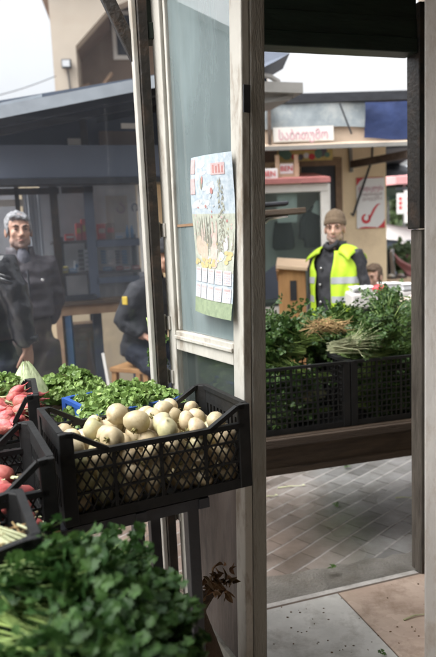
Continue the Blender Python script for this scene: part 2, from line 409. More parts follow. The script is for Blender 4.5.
    def build(s, name, mats, parent=None, world=True, smooth=False, bevel=0, loc=None):
        me = bpy.data.meshes.new(name)
        vs = s.v
        if parent is not None and world:
            pm = parent
            mat = parent.matrix_basis
            while pm.parent is not None:
                pm = pm.parent; mat = pm.matrix_basis @ mat
            inv = mat.inverted(); vs = [tuple(inv @ Vector(v)) for v in vs]
        elif loc is not None:
            L = Vector(loc); vs = [tuple(Vector(v) - L) for v in vs]
        me.from_pydata(vs, [], s.f)
        if not isinstance(mats, (list, tuple)): mats = [mats]
        for m in mats: me.materials.append(MT[m] if isinstance(m, str) else m)
        if len(mats) > 1:
            for p, i in zip(me.polygons, s.mi): p.material_index = i
        if smooth:
            for p in me.polygons: p.use_smooth = True
        me.update()
        o = bpy.data.objects.new(name, me); COL.objects.link(o)
        if parent is not None: o.parent = parent
        elif loc is not None: o.location = loc
        if bevel:
            b = o.modifiers.new('bevel', 'BEVEL'); b.width = bevel; b.segments = 2; b.limit_method = 'ANGLE'
        return o

def tag(o, label=None, cat=None, group=None, kind=None):
    if label: o['label'] = label
    if cat: o['category'] = cat
    if group: o['group'] = group
    if kind: o['kind'] = kind
    return o

def thing(name, label, cat, loc=(0, 0, 0), rz=0, group=None):
    o = bpy.data.objects.new(name, None); COL.objects.link(o)
    o.empty_display_size = .1
    o.location = loc; o.rotation_euler = (0, 0, rz)
    o.matrix_basis = Matrix.Translation(Vector(loc)) @ Matrix.Rotation(rz, 4, 'Z')
    return tag(o, label, cat, group)

def dup(root, loc, rot=(0, 0, 0), scale=1, label=None, group=None):
    r = root.copy(); COL.objects.link(r)
    r.location = loc; r.rotation_euler = rot; r.scale = (scale,) * 3 if not isinstance(scale, (tuple, list)) else scale
    if label: r['label'] = label
    if group: r['group'] = group
    for ch in list(root.children):
        c = ch.copy(); COL.objects.link(c); c.parent = r
        for g in list(ch.children):
            d = g.copy(); COL.objects.link(d); d.parent = c
    return r

def place(root, loc, rot=(0, 0, 0), scale=1):
    root.location = loc; root.rotation_euler = rot
    root.scale = (scale,) * 3 if not isinstance(scale, (tuple, list)) else scale

def blob(name, mb, mat, parent, voxel=.01, smooth=3):
    """one continuous surface grown over the primitives of a builder (local coordinates of the parent)"""
    me = bpy.data.meshes.new('t'); me.from_pydata(mb.v, [], mb.f); me.update()
    o = bpy.data.objects.new('t', me); COL.objects.link(o)
    r = o.modifiers.new('r', 'REMESH'); r.mode = 'VOXEL'; r.voxel_size = voxel; r.use_smooth_shade = True
    if smooth:
        s = o.modifiers.new('s', 'SMOOTH'); s.iterations = smooth; s.factor = .5
    bpy.context.view_layer.update()
    dg = bpy.context.evaluated_depsgraph_get()
    nm = bpy.data.meshes.new_from_object(o.evaluated_get(dg))
    bpy.data.objects.remove(o); bpy.data.meshes.remove(me)
    nm.name = name; nm.materials.clear(); nm.materials.append(MT[mat])
    for p in nm.polygons: p.use_smooth = True
    ob = bpy.data.objects.new(name, nm); COL.objects.link(ob); ob.parent = parent
    return ob

def text(name, body, mat, size, parent, origin, xdir, zdir, mirror=False, extrude=.002, align='CENTER', width=None):
    c = bpy.data.curves.new('t', 'FONT'); c.body = body; c.size = size; c.align_x = align; c.align_y = 'CENTER'; c.extrude = extrude
    o = bpy.data.objects.new('t', c); COL.objects.link(o)
    bpy.context.view_layer.update()
    nm = bpy.data.meshes.new_from_object(o.evaluated_get(bpy.context.evaluated_depsgraph_get()))
    bpy.data.objects.remove(o); bpy.data.curves.remove(c)
    fx = 1.0
    if width:
        fx = width / (max(v.co.x for v in nm.vertices) - min(v.co.x for v in nm.vertices))
    x = Vector(xdir).normalized() * (-1 if mirror else 1); z = Vector(zdir).normalized(); y = x.cross(z)
    mb = MB(); org = Vector(origin)
    mb.v = [tuple(org + x * (v.co.x * fx) + z * v.co.y - y * v.co.z) for v in nm.vertices]
    mb.f = [tuple(p.vertices) for p in nm.polygons]; mb.mi = [0] * len(mb.f)
    bpy.data.meshes.remove(nm)
    return mb.build(name, mat, parent)

def lerp(a, b, t): return a + (b - a) * t
A17 = R(17.6)
DX = Vector((math.cos(A17), math.sin(A17), 0))      # along the shop front
DN = Vector((-math.sin(A17), math.cos(A17), 0))     # out to the street
GZ = -.03                                           # street level

def stubble(name, src, z0, z1, col):
    """the same skin with a grey stubble on the lower face (heights in the person's own metres)"""
    m = MT[src].copy(); m.name = name; MT[name] = m; nt = m.node_tree; P = nt.nodes['Principled BSDF']; L = nt.links.new
    old = P.inputs['Base Color'].links[0].from_socket
    tc = N(nt, 'ShaderNodeTexCoord'); sp = N(nt, 'ShaderNodeSeparateXYZ'); L(tc.outputs['Object'], sp.inputs[0])
    nz = N(nt, 'ShaderNodeTexNoise'); nz.inputs['Scale'].default_value = 45; L(tc.outputs['Object'], nz.inputs['Vector'])
    ad = N(nt, 'ShaderNodeMath', operation='MULTIPLY_ADD'); ad.inputs[1].default_value = .03; L(nz.outputs[0], ad.inputs[0]); L(sp.outputs[2], ad.inputs[2])
    a = N(nt, 'ShaderNodeMapRange'); a.inputs[1].default_value = z1 + .03; a.inputs[2].default_value = z1 - .005; a.inputs[3].default_value = 0; a.inputs[4].default_value = .62; L(ad.outputs[0], a.inputs[0])
    b = N(nt, 'ShaderNodeMapRange'); b.inputs[1].default_value = z0 - .01; b.inputs[2].default_value = z0 + .02; L(sp.outputs[2], b.inputs[0])
    mu = N(nt, 'ShaderNodeMath', operation='MULTIPLY'); L(a.outputs[0], mu.inputs[0]); L(b.outputs[0], mu.inputs[1])
    mx = N(nt, 'ShaderNodeMixRGB'); mx.inputs[2].default_value = c4(col); L(mu.outputs[0], mx.inputs[0]); L(old, mx.inputs[1]); L(mx.outputs[0], P.inputs['Base Color'])
stubble('skin_stubble', 'skin', 1.52, 1.585, (.20, .16, .15))
stubble('skin_light_stubble', 'skin_light', 1.52, 1.585, (.36, .29, .26))
SUN_AZ, SUN, SKY, EXPO = -112, .55, .15, 1.66
# ================================================================== SETTING
mb = MB(); mb.add([(-260, -60, GZ), (260, -60, GZ), (260, 600, GZ), (-260, 600, GZ)], [(0, 1, 2, 3)])
tag(mb.build('street', 'street_pavers'), kind='structure')
T0 = Vector((.148, 2.563, 0))
def TL(s, n=0, z=0):
    """point along the threshold (s), out to the street (n), height z"""
    return T0 + DX * s + DN * n + Vector((0, 0, z))
# interior floor: tiles laid parallel to the threshold
mb = MB()
mb.prism([TL(-3, -4.5, GZ - .05), TL(2.6, -4.5, GZ - .05), TL(2.6, -.006, GZ - .05), TL(-3, -.006, GZ - .05)], (0, 0, .047 - GZ))
tag(mb.build('floor', 'grout'), kind='structure')
mb = MB(); ts = .62
j1 = onz(333, 588, 0); s0 = (j1 - T0).dot(DX)
rr = random.Random(3)
for i in range(-6, 5):
    for j in range(7):
        a = s0 + i * ts; n1 = -.022 - j * ts
        if a < -2.9 or a + ts > 2.6: continue
        g = .003
        q = [TL(a + g, n1 - ts + g, -.003), TL(a + ts - g, n1 - ts + g, -.003), TL(a + ts - g, n1 - g, -.003), TL(a + g, n1 - g, -.003)]
        mi = 0 if (i + j) % 2 else 1
        mb.prism(q, (0, 0, .003 + rr.uniform(0, .0012)), mi)
tag(mb.build('floor_tiles', ['tile_grey', 'tile_pink']), kind='structure')
mb = MB()
mb.prism([TL(-3, 0, GZ - .02), TL(2.6, 0, GZ - .02), TL(2.6, .045, GZ - .02), TL(-3, .045, GZ - .02)], (0, 0, .035))
tag(mb.build('threshold', 'sill_edge', bevel=.006), kind='structure')
mb = MB(); rr = random.Random(5)
edge = []
s = -3
while s < 2.6:
    edge.append(TL(s, .27 + rr.uniform(-.012, .016) - .07 * max(0, s), GZ + .004)); s += .06
base = [TL(-3, .046, GZ + .012), TL(2.55, .046, GZ + .012)]
poly = [base[0]] + edge + [base[1]]
n = len(edge)
vs = [TL(-3 + 5.55 * i / (n - 1), .046, GZ + .012) for i in range(n)] + edge
mb.add(vs, [(i, i + 1, n + i + 1, n + i) for i in range(n - 1)])
tag(mb.build('pavement_apron', 'wet_concrete'), kind='structure')

# ================================================================== DOOR FRAME AND LEAVES
fr = thing('door_frame', 'dark wooden door frame with a deep green board across its top and a slanted brace', 'door frame', TL(.2, 0, 0))
def thr_hit(px, py, n):
    d = ray(px, py); t = (TL(0, n) - CAM).dot(DN) / d.dot(DN)
    return (CAM + d * t - T0).dot(DX)
sL0, sL1, sL2 = thr_hit(148.5, 300, -.03), thr_hit(153, 300, -.03), thr_hit(163.5, 300, -.04)
mb = MB(); mb.wall(TL(sL0, -.03), TL(sL1, -.03), 0, 2.5, .05); mb.build('jamb_strip', 'white_paint', fr, bevel=.003)
mb = MB(); mb.wall(TL(sL1 + .002, -.04), TL(sL2, -.04), -.003, 2.5, .09); mb.build('jamb', 'dark_frame', fr, bevel=.004)
sR0 = thr_hit(411, 330, .05)
mb = MB(); mb.wall(TL(sR0, -.03), TL(sR0 + .075, -.03), 0, 1.58, .08); mb.build('jamb', 'lit_worn_frame', fr, bevel=.004)
mb = MB(); mb.wall(TL(sR0 - .014, -.036), TL(sR0 + .075, -.036), 1.582, 2.5, .092); mb.build('jamb_casing', 'dark_frame', fr, bevel=.006)
mb = MB(); mb.wall(TL(sR0 + .01, -.06), TL(sR0 + .06, -.06), 0, .05, .028); mb.build('jamb_foot', 'rusty_metal', fr)
mb = MB(); mb.wall(TL(sL2 + .002, -.03), TL(sR0 - .016, -.03), 2.30, 2.36, .09); mb.build('lintel', 'dark_green_board', fr, bevel=.005)
mb = MB()
for i in range(5):
    mb.wall(TL(sL2 + .002, -.02 + .004 * (i % 2)), TL(sR0 - .016, -.02 + .004 * (i % 2)), 2.362 + i * .075, 2.435 + i * .075, .02)
mb.build('transom_board', 'dark_green_board', fr)
mb = MB(); b0 = at(104, -8, 2.44); b1 = at(140, 66, 2.46)
mb.bar(b0, b1, .05, .045); mb.build('brace', 'dark_frame', fr, bevel=.004)

HG = Vector((-.192, 2.44, 0)); ED = Vector((.100, 1.985, 0))
LU = (ED - HG).normalized(); LN = Vector((-LU.y, LU.x, 0)) ; LLEN = (ED - HG).length
def LP(u, n, z):
    # the old leaf is warped: its free edge winds a few centimetres out of plumb
    return HG + LU * u + LN * (n - (u / LLEN) * (1.95 - z) * .038) + Vector((0, 0, z))
def leaf_hit(px, py):
    d = ray(px, py); t = (HG - CAM).dot(LN) / d.dot(LN); p = CAM + d * t
    return (p - HG).dot(LU), p.z
def lslab(mb, u0, u1, z0, z1, n0, n1, mi=0):
    mb.prism([LP(u0, n0, z0), LP(u1, n0, z0), LP(u1, n0, z1), LP(u0, n0, z1)], LN * (n1 - n0), mi)
def lpane(name, mat, u0, u1, z0, z1):
    mb = MB(); nu, nz = 8, 20
    for n in (.024, .028):
        vs = [LP(lerp(u0, u1, i / nu), n, lerp(z0, z1, j / nz)) for j in range(nz + 1) for i in range(nu + 1)]
        fs = [(j * (nu + 1) + i, j * (nu + 1) + i + 1, (j + 1) * (nu + 1) + i + 1, (j + 1) * (nu + 1) + i) for j in range(nz) for i in range(nu)]
        mb.add(vs, fs if n < .026 else [f[::-1] for f in fs])
    return mb.build(name, mat, lf, smooth=True)
lf = thing('door_leaf', 'open white glazed door leaf with chipped paint and a picture calendar on its upper pane', 'door', HG)
ZT = 2.56
mb = MB(); lslab(mb, 0, .060, .02, ZT, 0, .055); lslab(mb, .063, .078, 1.246, ZT - .11, .012, .04); hs = mb.build('hinge_stile', 'chipped_white', lf, bevel=.004)
mb = MB(); lslab(mb, LLEN - .062, LLEN, .02, ZT, 0, .030); lslab(mb, LLEN - .074, LLEN - .064, 1.246, ZT - .11, .010, .03); mb.build('lock_stile', 'chipped_white', lf, bevel=.004)
mb = MB(); lslab(mb, LLEN - .060, LLEN + .002, .02, ZT, .0315, .088); mb.build('stile_edge', 'grey_wood', lf, bevel=.006)
mb = MB(); lslab(mb, LLEN + .0025, LLEN + .006, 1.95, 2.03, .004, .028); mb.build('latch_plate', 'dark_metal', lf)
mb = MB(); lslab(mb, .062, LLEN - .064, 1.172, 1.244, .002, .05); lslab(mb, .062, LLEN - .064, 1.214, 1.228, -.006, .0015); mb.build('mid_rail', 'chipped_white', lf, bevel=.003)
mb = MB(); lslab(mb, .062, LLEN - .064, ZT - .11, ZT, .002, .05); mb.build('top_rail', 'chipped_white', lf, bevel=.003)
mb = MB(); lslab(mb, .062, LLEN - .064, .80, .86, .002, .05); mb.build('lower_rail', 'chipped_white', lf, bevel=.003)
mb = MB(); lslab(mb, .062, LLEN - .064, .03, .13, .002, .05); mb.build('bottom_rail', 'grey_wood', lf, bevel=.003)
mb = MB(); lslab(mb, .062, LLEN - .064, .132, .798, .018, .032); mb.build('panel', 'mottled_panel', lf)
ju, jz = leaf_hit(185, 225)
lpane('glass_pane', 'dusty_glass', .079, LLEN - .075, jz + .005, ZT - .112)
lpane('glass_pane', 'dusty_glass', .079, LLEN - .075, 1.246, jz - .005)
mb = MB(); lslab(mb, .079, LLEN - .075, jz - .0045, jz + .0045, .021, .031); mb.build('pane_joint', 'brown_frame', lf)
lpane('lower_pane', 'lower_glass', .063, LLEN - .065, .862, 1.17)
for z in (1.62, 1.27, 1.06, .5):
    mb = MB(); mb.tube([LP(-.008, -.012, z - .03), LP(-.008, -.012, z + .03)], .008, 8); mb.box(LP(.012, -.003, z), (.03, .006, .05), rz=math.atan2(LU.y, LU.x)); mb.build('hinge', 'white_paint', lf)

# calendar
u0, _ = leaf_hit(197, 230); u1, _ = leaf_hit(239.5, 230)
u1 = min(u1, LLEN - .012)
cz1, cz0 = 1.853, 1.335
CW = u1 - u0
cal = thing('wall_calendar', 'colourful picture calendar with rabbits and ten month blocks stuck to the door glass', 'calendar', LP(u0, 0, cz0))
def CP(a, b, n=0):
    bulge = .010 * math.sin(a * 3.1) + .006 * math.sin(b * 7 + a * 2) + (.012 * max(0, b - .85) / .15 * a)
    return LP(u0 + a * CW, -.008 - bulge - n * .4, cz1 - b * (cz1 - cz0) - .012 * a)
def cpatch(mb, a0, b0, a1, b1, n, mi, na=6, nb=6):
    vs = [CP(lerp(a0, a1, i / na), lerp(b0, b1, j / nb), n) for j in range(nb + 1) for i in range(na + 1)]
    mb.add(vs, [(j * (na + 1) + i, j * (na + 1) + i + 1, (j + 1) * (na + 1) + i + 1, (j + 1) * (na + 1) + i) for j in range(nb) for i in range(na)], mi)
def cpoly(mb, pts, n, mi): mb.add([CP(a, b, n) for a, b in pts], [tuple(range(len(pts)))], mi)
def cell_(mb, a, b, ra, rb, n, mi, k=12, tilt=0):
    pts = []
    for i in range(k):
        t = 2 * math.pi * i / k; x = ra * math.cos(t); y = rb * math.sin(t)
        pts.append((a + x * math.cos(tilt) - y * math.sin(tilt) * .5, b + x * math.sin(tilt) * .5 + y * math.cos(tilt)))
    cpoly(mb, pts, n, mi)
for nm, cl, hi in (('cal_sky', (.38, .52, .64), (.60, .68, .74)), ('cal_field', (.42, .46, .34), (.58, .60, .46)), ('cal_spike', (.18, .17, .09), (.28, .25, .14)), ('cal_pink', (.62, .36, .36), (.72, .50, .48)),
                   ('cal_egg', (.60, .45, .30), (.68, .54, .38)), ('cal_rabbit', (.66, .46, .36), (.74, .58, .48)), ('cal_yellow', (.62, .47, .08), (.7, .55, .15)), ('cal_card', (.70, .66, .68), (.76, .72, .74)),
                   ('cal_grass', (.16, .26, .07), (.26, .36, .12)), ('cal_red', (.5, .10, .08), (.55, .14, .10)), ('cal_lilac', (.42, .40, .55), (.52, .48, .60)), ('cal_cloud', (.66, .72, .76), (.72, .76, .78))):
    mt(nm, tuple(c * .52 + q for c, q in zip(cl, (.14, .15, .155))), col2=tuple(c * .52 + q for c, q in zip(hi, (.14, .15, .155))), rough=.35, scale=60, bump=0, spec=.4)
mb = MB(); cpatch(mb, 0, 0, 1, 1, 0, 0, 12, 24); mb.build('sheet', 'cal_sky', cal, smooth=True)
rr = random.Random(11)
pic = MB()
cpatch(pic, 0, .36, 1, .72, .0012, 0); cpatch(pic, 0, .90, 1, 1, .0012, 1)
for i in range(9): cell_(pic, rr.uniform(.15, .9), rr.uniform(.05, .3), rr.uniform(.06, .16), rr.uniform(.012, .03), .0011, 8, tilt=rr.uniform(-.6, 0))
for i in range(26):
    a = rr.uniform(.02, .98); h = rr.uniform(.08, .22); b = .58
    cpoly(pic, [(a - .022, b), (a + .022, b), (a + .012, b - h * .6), (a, b - h), (a - .012, b - h * .6)], .002, 2)
for k in range(46):
    b = .14 + k * .0095; a = .74 + rr.uniform(-.055, .055); hw = .02 + .0006 * k
    cpoly(pic, [(a - hw, b + .03), (a, b), (a + hw, b + .03), (a, b + .02)], .0028 + k * .00003, (2, 0, 2)[k % 3])
for k in range(60): cell_(pic, rr.uniform(.03, .97), rr.uniform(.42, .66), rr.uniform(.006, .02), rr.uniform(.004, .012), .0030 + k * .000012, rr.choice((0, 2, 3, 6, 8, 5)), 6)
for k in range(14): cell_(pic, rr.uniform(.1, .95), rr.uniform(.25, .42), rr.uniform(.01, .022), rr.uniform(.006, .012), .0032 + k * .00001, rr.choice((7, 6, 8)), 6)
cell_(pic, .5, .62, .3, .05, .003, 8)
for a, b, ra, rb, m in ((.16, .56, .10, .065, 4), (.30, .60, .11, .07, 4), (.27, .50, .035, .05, 5), (.33, .46, .016, .05, 5), (.56, .60, .085, .065, 5), (.57, .51, .055, .035, 5), (.53, .455, .018, .05, 5), (.62, .455, .018, .05, 5), (.57, .67, .08, .03, 5), (.82, .55, .05, .045, 9)):
    cell_(pic, a, b, ra, rb, .0036 + ra * .002, m)
for i in range(26): cell_(pic, rr.uniform(.02, .6), rr.uniform(.645, .695), .035, .012, .0042 + i * .00003, 3)
for i in range(8): cell_(pic, rr.uniform(.84, .98), rr.uniform(.58, .66), .045, .014, .0042 + i * .00003, 3)
cell_(pic, .33, .17, .035, .045, .003, 2, tilt=.6); cell_(pic, .36, .15, .02, .03, .0034, 7, tilt=.6); cell_(pic, .57, .22, .03, .02, .003, 7)
pic.build('picture', ['cal_field', 'cal_grass', 'cal_spike', 'cal_yellow', 'cal_egg', 'cal_rabbit', 'cal_pink', 'cal_red', 'cal_cloud', 'cal_card'], cal)
for q4 in ((.01, .015, .15, .105), (.01, .135, .15, .235)):
    mb = MB(); cpatch(mb, *q4, .003, 0, 3, 3); mb.build('side_block', 'cal_pink', cal)
mb = MB(); cpatch(mb, .58, .055, .86, .125, .003, 0, 3, 3)
for i in range(4): cpatch(mb, .62 + i * .06, .065 + .01 * (i % 2), .655 + i * .06, .115, .0036, 1, 1, 1)
mb.build('title_block', ['cal_pink', 'cal_red'], cal)
for r in range(2):
    for c in range(5):
        a = .035 + c * .192; b = .705 + r * .105
        mb = MB(); cpatch(mb, a, b, a + .165, b + .09, .0046, 0, 3, 3); cpatch(mb, a + .02, b + .008, a + .145, b + .02, .0052, 2, 2, 1)
        for i in range(4):
            for j in range(3): cpatch(mb, a + .02 + j * .045, b + .03 + i * .014, a + .045 + j * .045, b + .036 + i * .014, .0052, 1 + (i + j + c) % 2, 1, 1)
        mb.build('month_block', ['cal_card', 'cal_lilac', 'cal_pink'], cal)

# right leaf, folded back towards the camera: its free edge fills the right border
e2 = at(424.5, 330, 2.08); H2 = TL(sR0 + .09, -.07)
lu = (Vector((e2.x, e2.y, 0)) - H2).normalized(); ln = Vector((-lu.y, lu.x, 0)); L2 = (Vector((e2.x, e2.y, 0)) - H2).length
def RP(u, n, z): return H2 + lu * u + ln * n + Vector((0, 0, z))
def rslab(mb, u0, u1, z0, z1, n0, n1): mb.prism([RP(u0, n0, z0), RP(u1, n0, z0), RP(u1, n0, z1), RP(u0, n0, z1)], ln * (n1 - n0))
rl = thing('door_leaf', 'whitish door leaf folded right back, seen nearly edge on at the right border', 'door', H2)
mb = MB(); rslab(mb, L2 - .07, L2, .02, 2.285, 0, .085); mb.build('lock_stile', 'leaf_paint', rl, bevel=.006)
mb = MB(); rslab(mb, 0, .07, .02, 2.285, 0, .06); mb.build('hinge_stile', 'leaf_paint', rl, bevel=.004)
mb = MB(); rslab(mb, .072, L2 - .072, 1.17, 1.245, .004, .055); mb.build('mid_rail', 'leaf_paint', rl)
mb = MB(); rslab(mb, .072, L2 - .072, 2.17, 2.285, .004, .055); mb.build('top_rail', 'leaf_paint', rl)
mb = MB(); rslab(mb, .072, L2 - .072, .03, 1.168, .018, .04); mb.build('panel', 'leaf_paint', rl)
mb = MB(); rslab(mb, .072, L2 - .072, 1.247, 2.168, .026, .03); mb.build('glass_pane', 'dusty_glass', rl)

# unseen stall roof, outline set to shade the foreground, and the wall to its right
mb = MB(); mb.prism([TL(-2.1, -3.2, 2.76), TL(2.2, -3.2, 2.76), TL(2.2, .12, 2.76), TL(-.5, .12, 2.76), TL(-.62, -.9, 2.76), TL(-2.1, -.9, 2.76)], (0, 0, .06))
tag(mb.build('stall_shade_roof', 'dark_wood', loc=TL(0, 0, 2.76)), 'low dark boarded roof added out of view over the stall to shade the greens', 'roof')
mb = MB(); mb.wall(TL(sR0 + .09, 0), TL(2.2, 0), -.003, 2.75, .12)
tag(mb.build('stall_wall', 'cream_render', loc=TL(1.4, 0, 0)), 'plastered stall wall to the right of the door opening', 'wall')

mb = MB(); mb.wall(TL(2.2, -3.2), TL(-2.1, -3.2), -.003, 2.75, .1)  # added wall behind the camera, there to darken the foreground
tag(mb.build('stall_wall', 'cream_render', loc=TL(0, -3.2, 0)), 'plastered back wall added unseen behind the viewer to darken the foreground', 'wall')
mb = MB(); mb.wall(TL(-2.0, -3.09), TL(-2.0, -2.0), -.003, 2.75, .1)  # added wall out of view, its length set for shade on the greens
tag(mb.build('stall_wall', 'cream_render', loc=TL(-2, -2.2, 0)), 'short plastered wall added unseen at the near left to shade the greens', 'wall')
mb = MB(); mb.wall(TL(2.15, .0), TL(2.15, -3.09), -.003, 2.75, -.1)  # added right wall out of view, keeps light off the foreground
tag(mb.build('stall_wall', 'cream_render', loc=TL(2.2, -1.5, 0)), 'plastered side wall added unseen to the right of the viewer to darken the foreground', 'wall')
# the house over the street at the left, seen only as a reflection in the door glass
nh = thing('neighbour_house', 'pale house with a dark hipped roof beyond the left border, mirrored in the door glass', 'house', (-10.5, 8.5, GZ), R(58))
mb = MB(); mb.box((0, 0, 1.9), (4.4, 4, 3.8)); mb.build('wall', 'off_white', nh, world=False)
mb = MB(); mb.v = []; mb.add([(-2.5, -2.3, 3.8), (2.5, -2.3, 3.8), (2.5, 2.3, 3.8), (-2.5, 2.3, 3.8), (-1, 0, 5.0), (1, 0, 5.0)], [(0, 1, 5, 4), (1, 2, 5), (2, 3, 4, 5), (3, 0, 4), (3, 2, 1, 0)]); mb.build('roof', 'blue_grey_metal', nh, world=False)
for x in (-1.2, 1.2):
    mb = MB(); mb.box((x, -2.01, 2.4), (.9, .06, 1.2)); wi = mb.build('window', 'grey_trim', nh, world=False)
    mb = MB(); mb.box((x, -2.045, 2.4), (.75, .03, 1.05)); mb.build('pane', 'dark_metal', wi, world=False)

# glazed screen outside the stall, left of the door
sW = thr_hit(155, 300, .36)
sw = thing('side_window', 'dusty glass screen left of the white jamb, veiling the shop and the men', 'window', TL(-1.5, .36, 0))
mb = MB(); mb.wall(TL(-2.9, .36), TL(sW - .03, .36), .80, 2.62, .005); mb.build('glass_pane', 'screen_glass', sw)
mb = MB(); mb.wall(TL(sW - .028, .345), TL(sW + .01, .345), GZ, 2.66, .04); mb.build('frame_post', 'dark_frame', sw)
mb = MB(); mb.wall(TL(-2.95, .345), TL(-2.902, .345), GZ, 2.66, .04); mb.build('frame_post', 'dark_frame', sw)
mb = MB(); mb.wall(TL(-2.9, .345), TL(sW - .03, .345), 2.622, 2.66, .04); mb.build('top_bar', 'dark_frame', sw)
mb = MB(); mb.wall(TL(-2.9, .345), TL(sW - .03, .345), .75, .798, .04); mb.build('bottom_bar', 'dark_frame', sw)
# ================================================================== CRATES
def crate(name, label, loc, rz, W, D, H, mat, dip=.055, lattice='diamond', group=None, cat='crate', solid_ends=True, pitchl=.025):
    """origin: front left bottom corner; x along the front, y to the back"""
    t = thing(name, label, cat, loc, rz, group)
    th = .011; pw = .034
    def panel(nm, A, B, inward, dipz, style):
        A = Vector(A); B = Vector(B); d = (B - A); Lg = d.length; d.normalize(); n = Vector(inward)
        P = lambda s, z, o=0: A + d * s + n * (th / 2 + o) + Vector((0, 0, z))
        m = MB(); rim = H - dipz
        m.bar(P(0, .014), P(Lg, .014), th, .028)
        m.bar(P(.01, rim - .006), P(Lg - .01, rim - .006), th + .006, .014)
        if dipz:
            k = .115
            m.bar(P(.008, H - .006), P(k * .25, H - .008), th + .006, .013); m.bar(P(k * .25, H - .008), P(k, rim - .004), th + .006, .013)
            m.bar(P(Lg - .008, H - .006), P(Lg - k * .25, H - .008), th + .006, .013); m.bar(P(Lg - k * .25, H - .008), P(Lg - k, rim - .004), th + .006, .013)
        z0, z1 = .024, rim - .01
        if style == 'diamond':
            sl = 1.75
            m.bar(P(0, lerp(z0, z1, .36)), P(Lg, lerp(z0, z1, .36)), .006, .006)
            m.bar(P(0, lerp(z0, z1, .74)), P(Lg, lerp(z0, z1, .74)), .006, .006)
            for i in range(1, 4): m.bar(P(Lg * i / 4, z0), P(Lg * i / 4, z1), .008, .009)
            hgt = z1 - z0; run = hgt / sl; x = -run
            while x < Lg:
                for sgn in (1, -1):
                    xa, xb = (x, x + run) if sgn == 1 else (x + run, x)
                    za, zb = z0, z1
                    # clip to the panel
                    pa, pb = Vector((xa, za)), Vector((xb, zb))
                    def clip(p, q):
                        if p.x < 0: f = (0 - p.x) / (q.x - p.x); p = p + (q - p) * f
                        if p.x > Lg: f = (Lg - p.x) / (q.x - p.x); p = p + (q - p) * f
                        return p
                    if (pa.x < 0 and pb.x < 0) or (pa.x > Lg and pb.x > Lg): continue
                    pa2 = clip(pa, pb); pb2 = clip(pb, pa)
                    if (pb2 - pa2).length > .008: m.bar(P(pa2.x, pa2.y, -.001 * sgn), P(pb2.x, pb2.y, -.001 * sgn), .0038, .0042)
                x += pitchl
        elif style == 'grid':
            k = int(Lg / .027)
            for i in range(1, k): m.bar(P(Lg * i / k, z0), P(Lg * i / k, z1), .006, .006 if i % 5 else .012)
            k = max(3, int((z1 - z0) / .03))
            for i in range(1, k): m.bar(P(0, lerp(z0, z1, i / k)), P(Lg, lerp(z0, z1, i / k)), .005, .006)
        else:
            # closed end with rows of slots
            zz = [z0, lerp(z0, z1, .42), lerp(z0, z1, .58), z1]
            m.bar(P(0, lerp(z0, z1, .5)), P(Lg, lerp(z0, z1, .5)), .007, (z1 - z0) * .16)
            k = int(Lg / .024)
            for i in range(k + 1):
                m.bar(P(Lg * i / k, z0), P(Lg * i / k, z1), .013, .006)
            m.bar(P(0, z1 - .02), P(Lg, z1 - .02), .007, .05)
        m.build(nm, mat, t, world=False)
    e = .006
    panel('front_panel', (e, 0, 0), (W - e, 0, 0), (0, 1, 0), dip, lattice)
    panel('back_panel', (e, D, 0), (W - e, D, 0), (0, -1, 0), dip, lattice)
    st = 'ends' if solid_ends else lattice
    panel('end_panel', (0, e, 0), (0, D - e, 0), (1, 0, 0), 0, st)
    panel('end_panel', (W, e, 0), (W, D - e, 0), (-1, 0, 0), 0, st)
    for (x, y, sx, sy) in ((0, 0, 1, 1), (W, 0, -1, 1), (0, D, 1, -1), (W, D, -1, -1)):
        m = MB(); g = .003
        m.prism([(x - sx * g, y - sy * g, 0), (x + sx * pw, y - sy * g, 0), (x + sx * pw, y + sy * .008, 0), (x + sx * .008, y + sy * pw, 0), (x - sx * g, y + sy * pw, 0)], (0, 0, H))
        m.build('corner_post', mat, t, world=False, bevel=.003)
    m = MB()
    k = int(W / .05)
    for i in range(k + 1): m.bar((lerp(.02, W - .02, i / k), .012, .006), (lerp(.02, W - .02, i / k), D - .012, .006), .02, .006)
    k = int(D / .05)
    for i in range(k + 1): m.bar((.012, lerp(.02, D - .02, i / k), .0035), (W - .012, lerp(.02, D - .02, i / k), .0035), .02, .004)
    m.box((W / 2, D / 2, .0095), (W - .03, D - .03, .003))
    m.build('base', mat, t, world=False)
    return t

BK = 'crates of vegetables on the inside stand'
ST = .862
FLx, FLy = -.4085, 1.5486
TURN = crate('vegetable_crate', 'black latticed plastic crate full of pale turnips in front of the door leaf', (FLx, FLy, ST + .004), R(25), .535, .31, .246, MT['black_plastic'], group=BK)
bx = Vector((-.125, 2.125, 0)); cBl = R(34)
cA = R(17.6)
def off(p, rz, x, y): return Vector((p[0] + x * math.cos(rz) - y * math.sin(rz), p[1] + x * math.sin(rz) + y * math.cos(rz), 0))
b0 = off(bx, cBl, -.32, 0)
BLUE = crate('vegetable_crate', 'blue plastic crate heaped with frilly green lettuce behind the turnips', (b0.x, b0.y, ST + .01), cBl, .32, .30, .18, MT['blue_plastic'], dip=0, lattice='grid', group=BK)
a0 = off((-.585, 2.0), cA, -.5, 0)
CRA = crate('vegetable_crate', 'black crate at the left under the bunched radishes, beside the blue crate', (a0.x, a0.y, ST + .004), cA, .5, .28, .246, MT['black_plastic'], group=BK, dip=.15)
cB = R(24)
b0 = off((-.392, 1.42), cB, -.5, 0)
CRB = crate('vegetable_crate', 'black crate holding loose red radishes at the left border', (b0.x, b0.y, ST + .004), cB, .5, .36, .232, MT['black_plastic'], group=BK, dip=.075)
c0 = off((-.335, 1.085), cB, -.5, 0)
CRC = crate('vegetable_crate', 'nearest black crate at the left border with tan roots behind its rim', (c0.x, c0.y, ST + .004), cB, .5, .26, .20, MT['black_plastic'], group=BK, dip=.02)
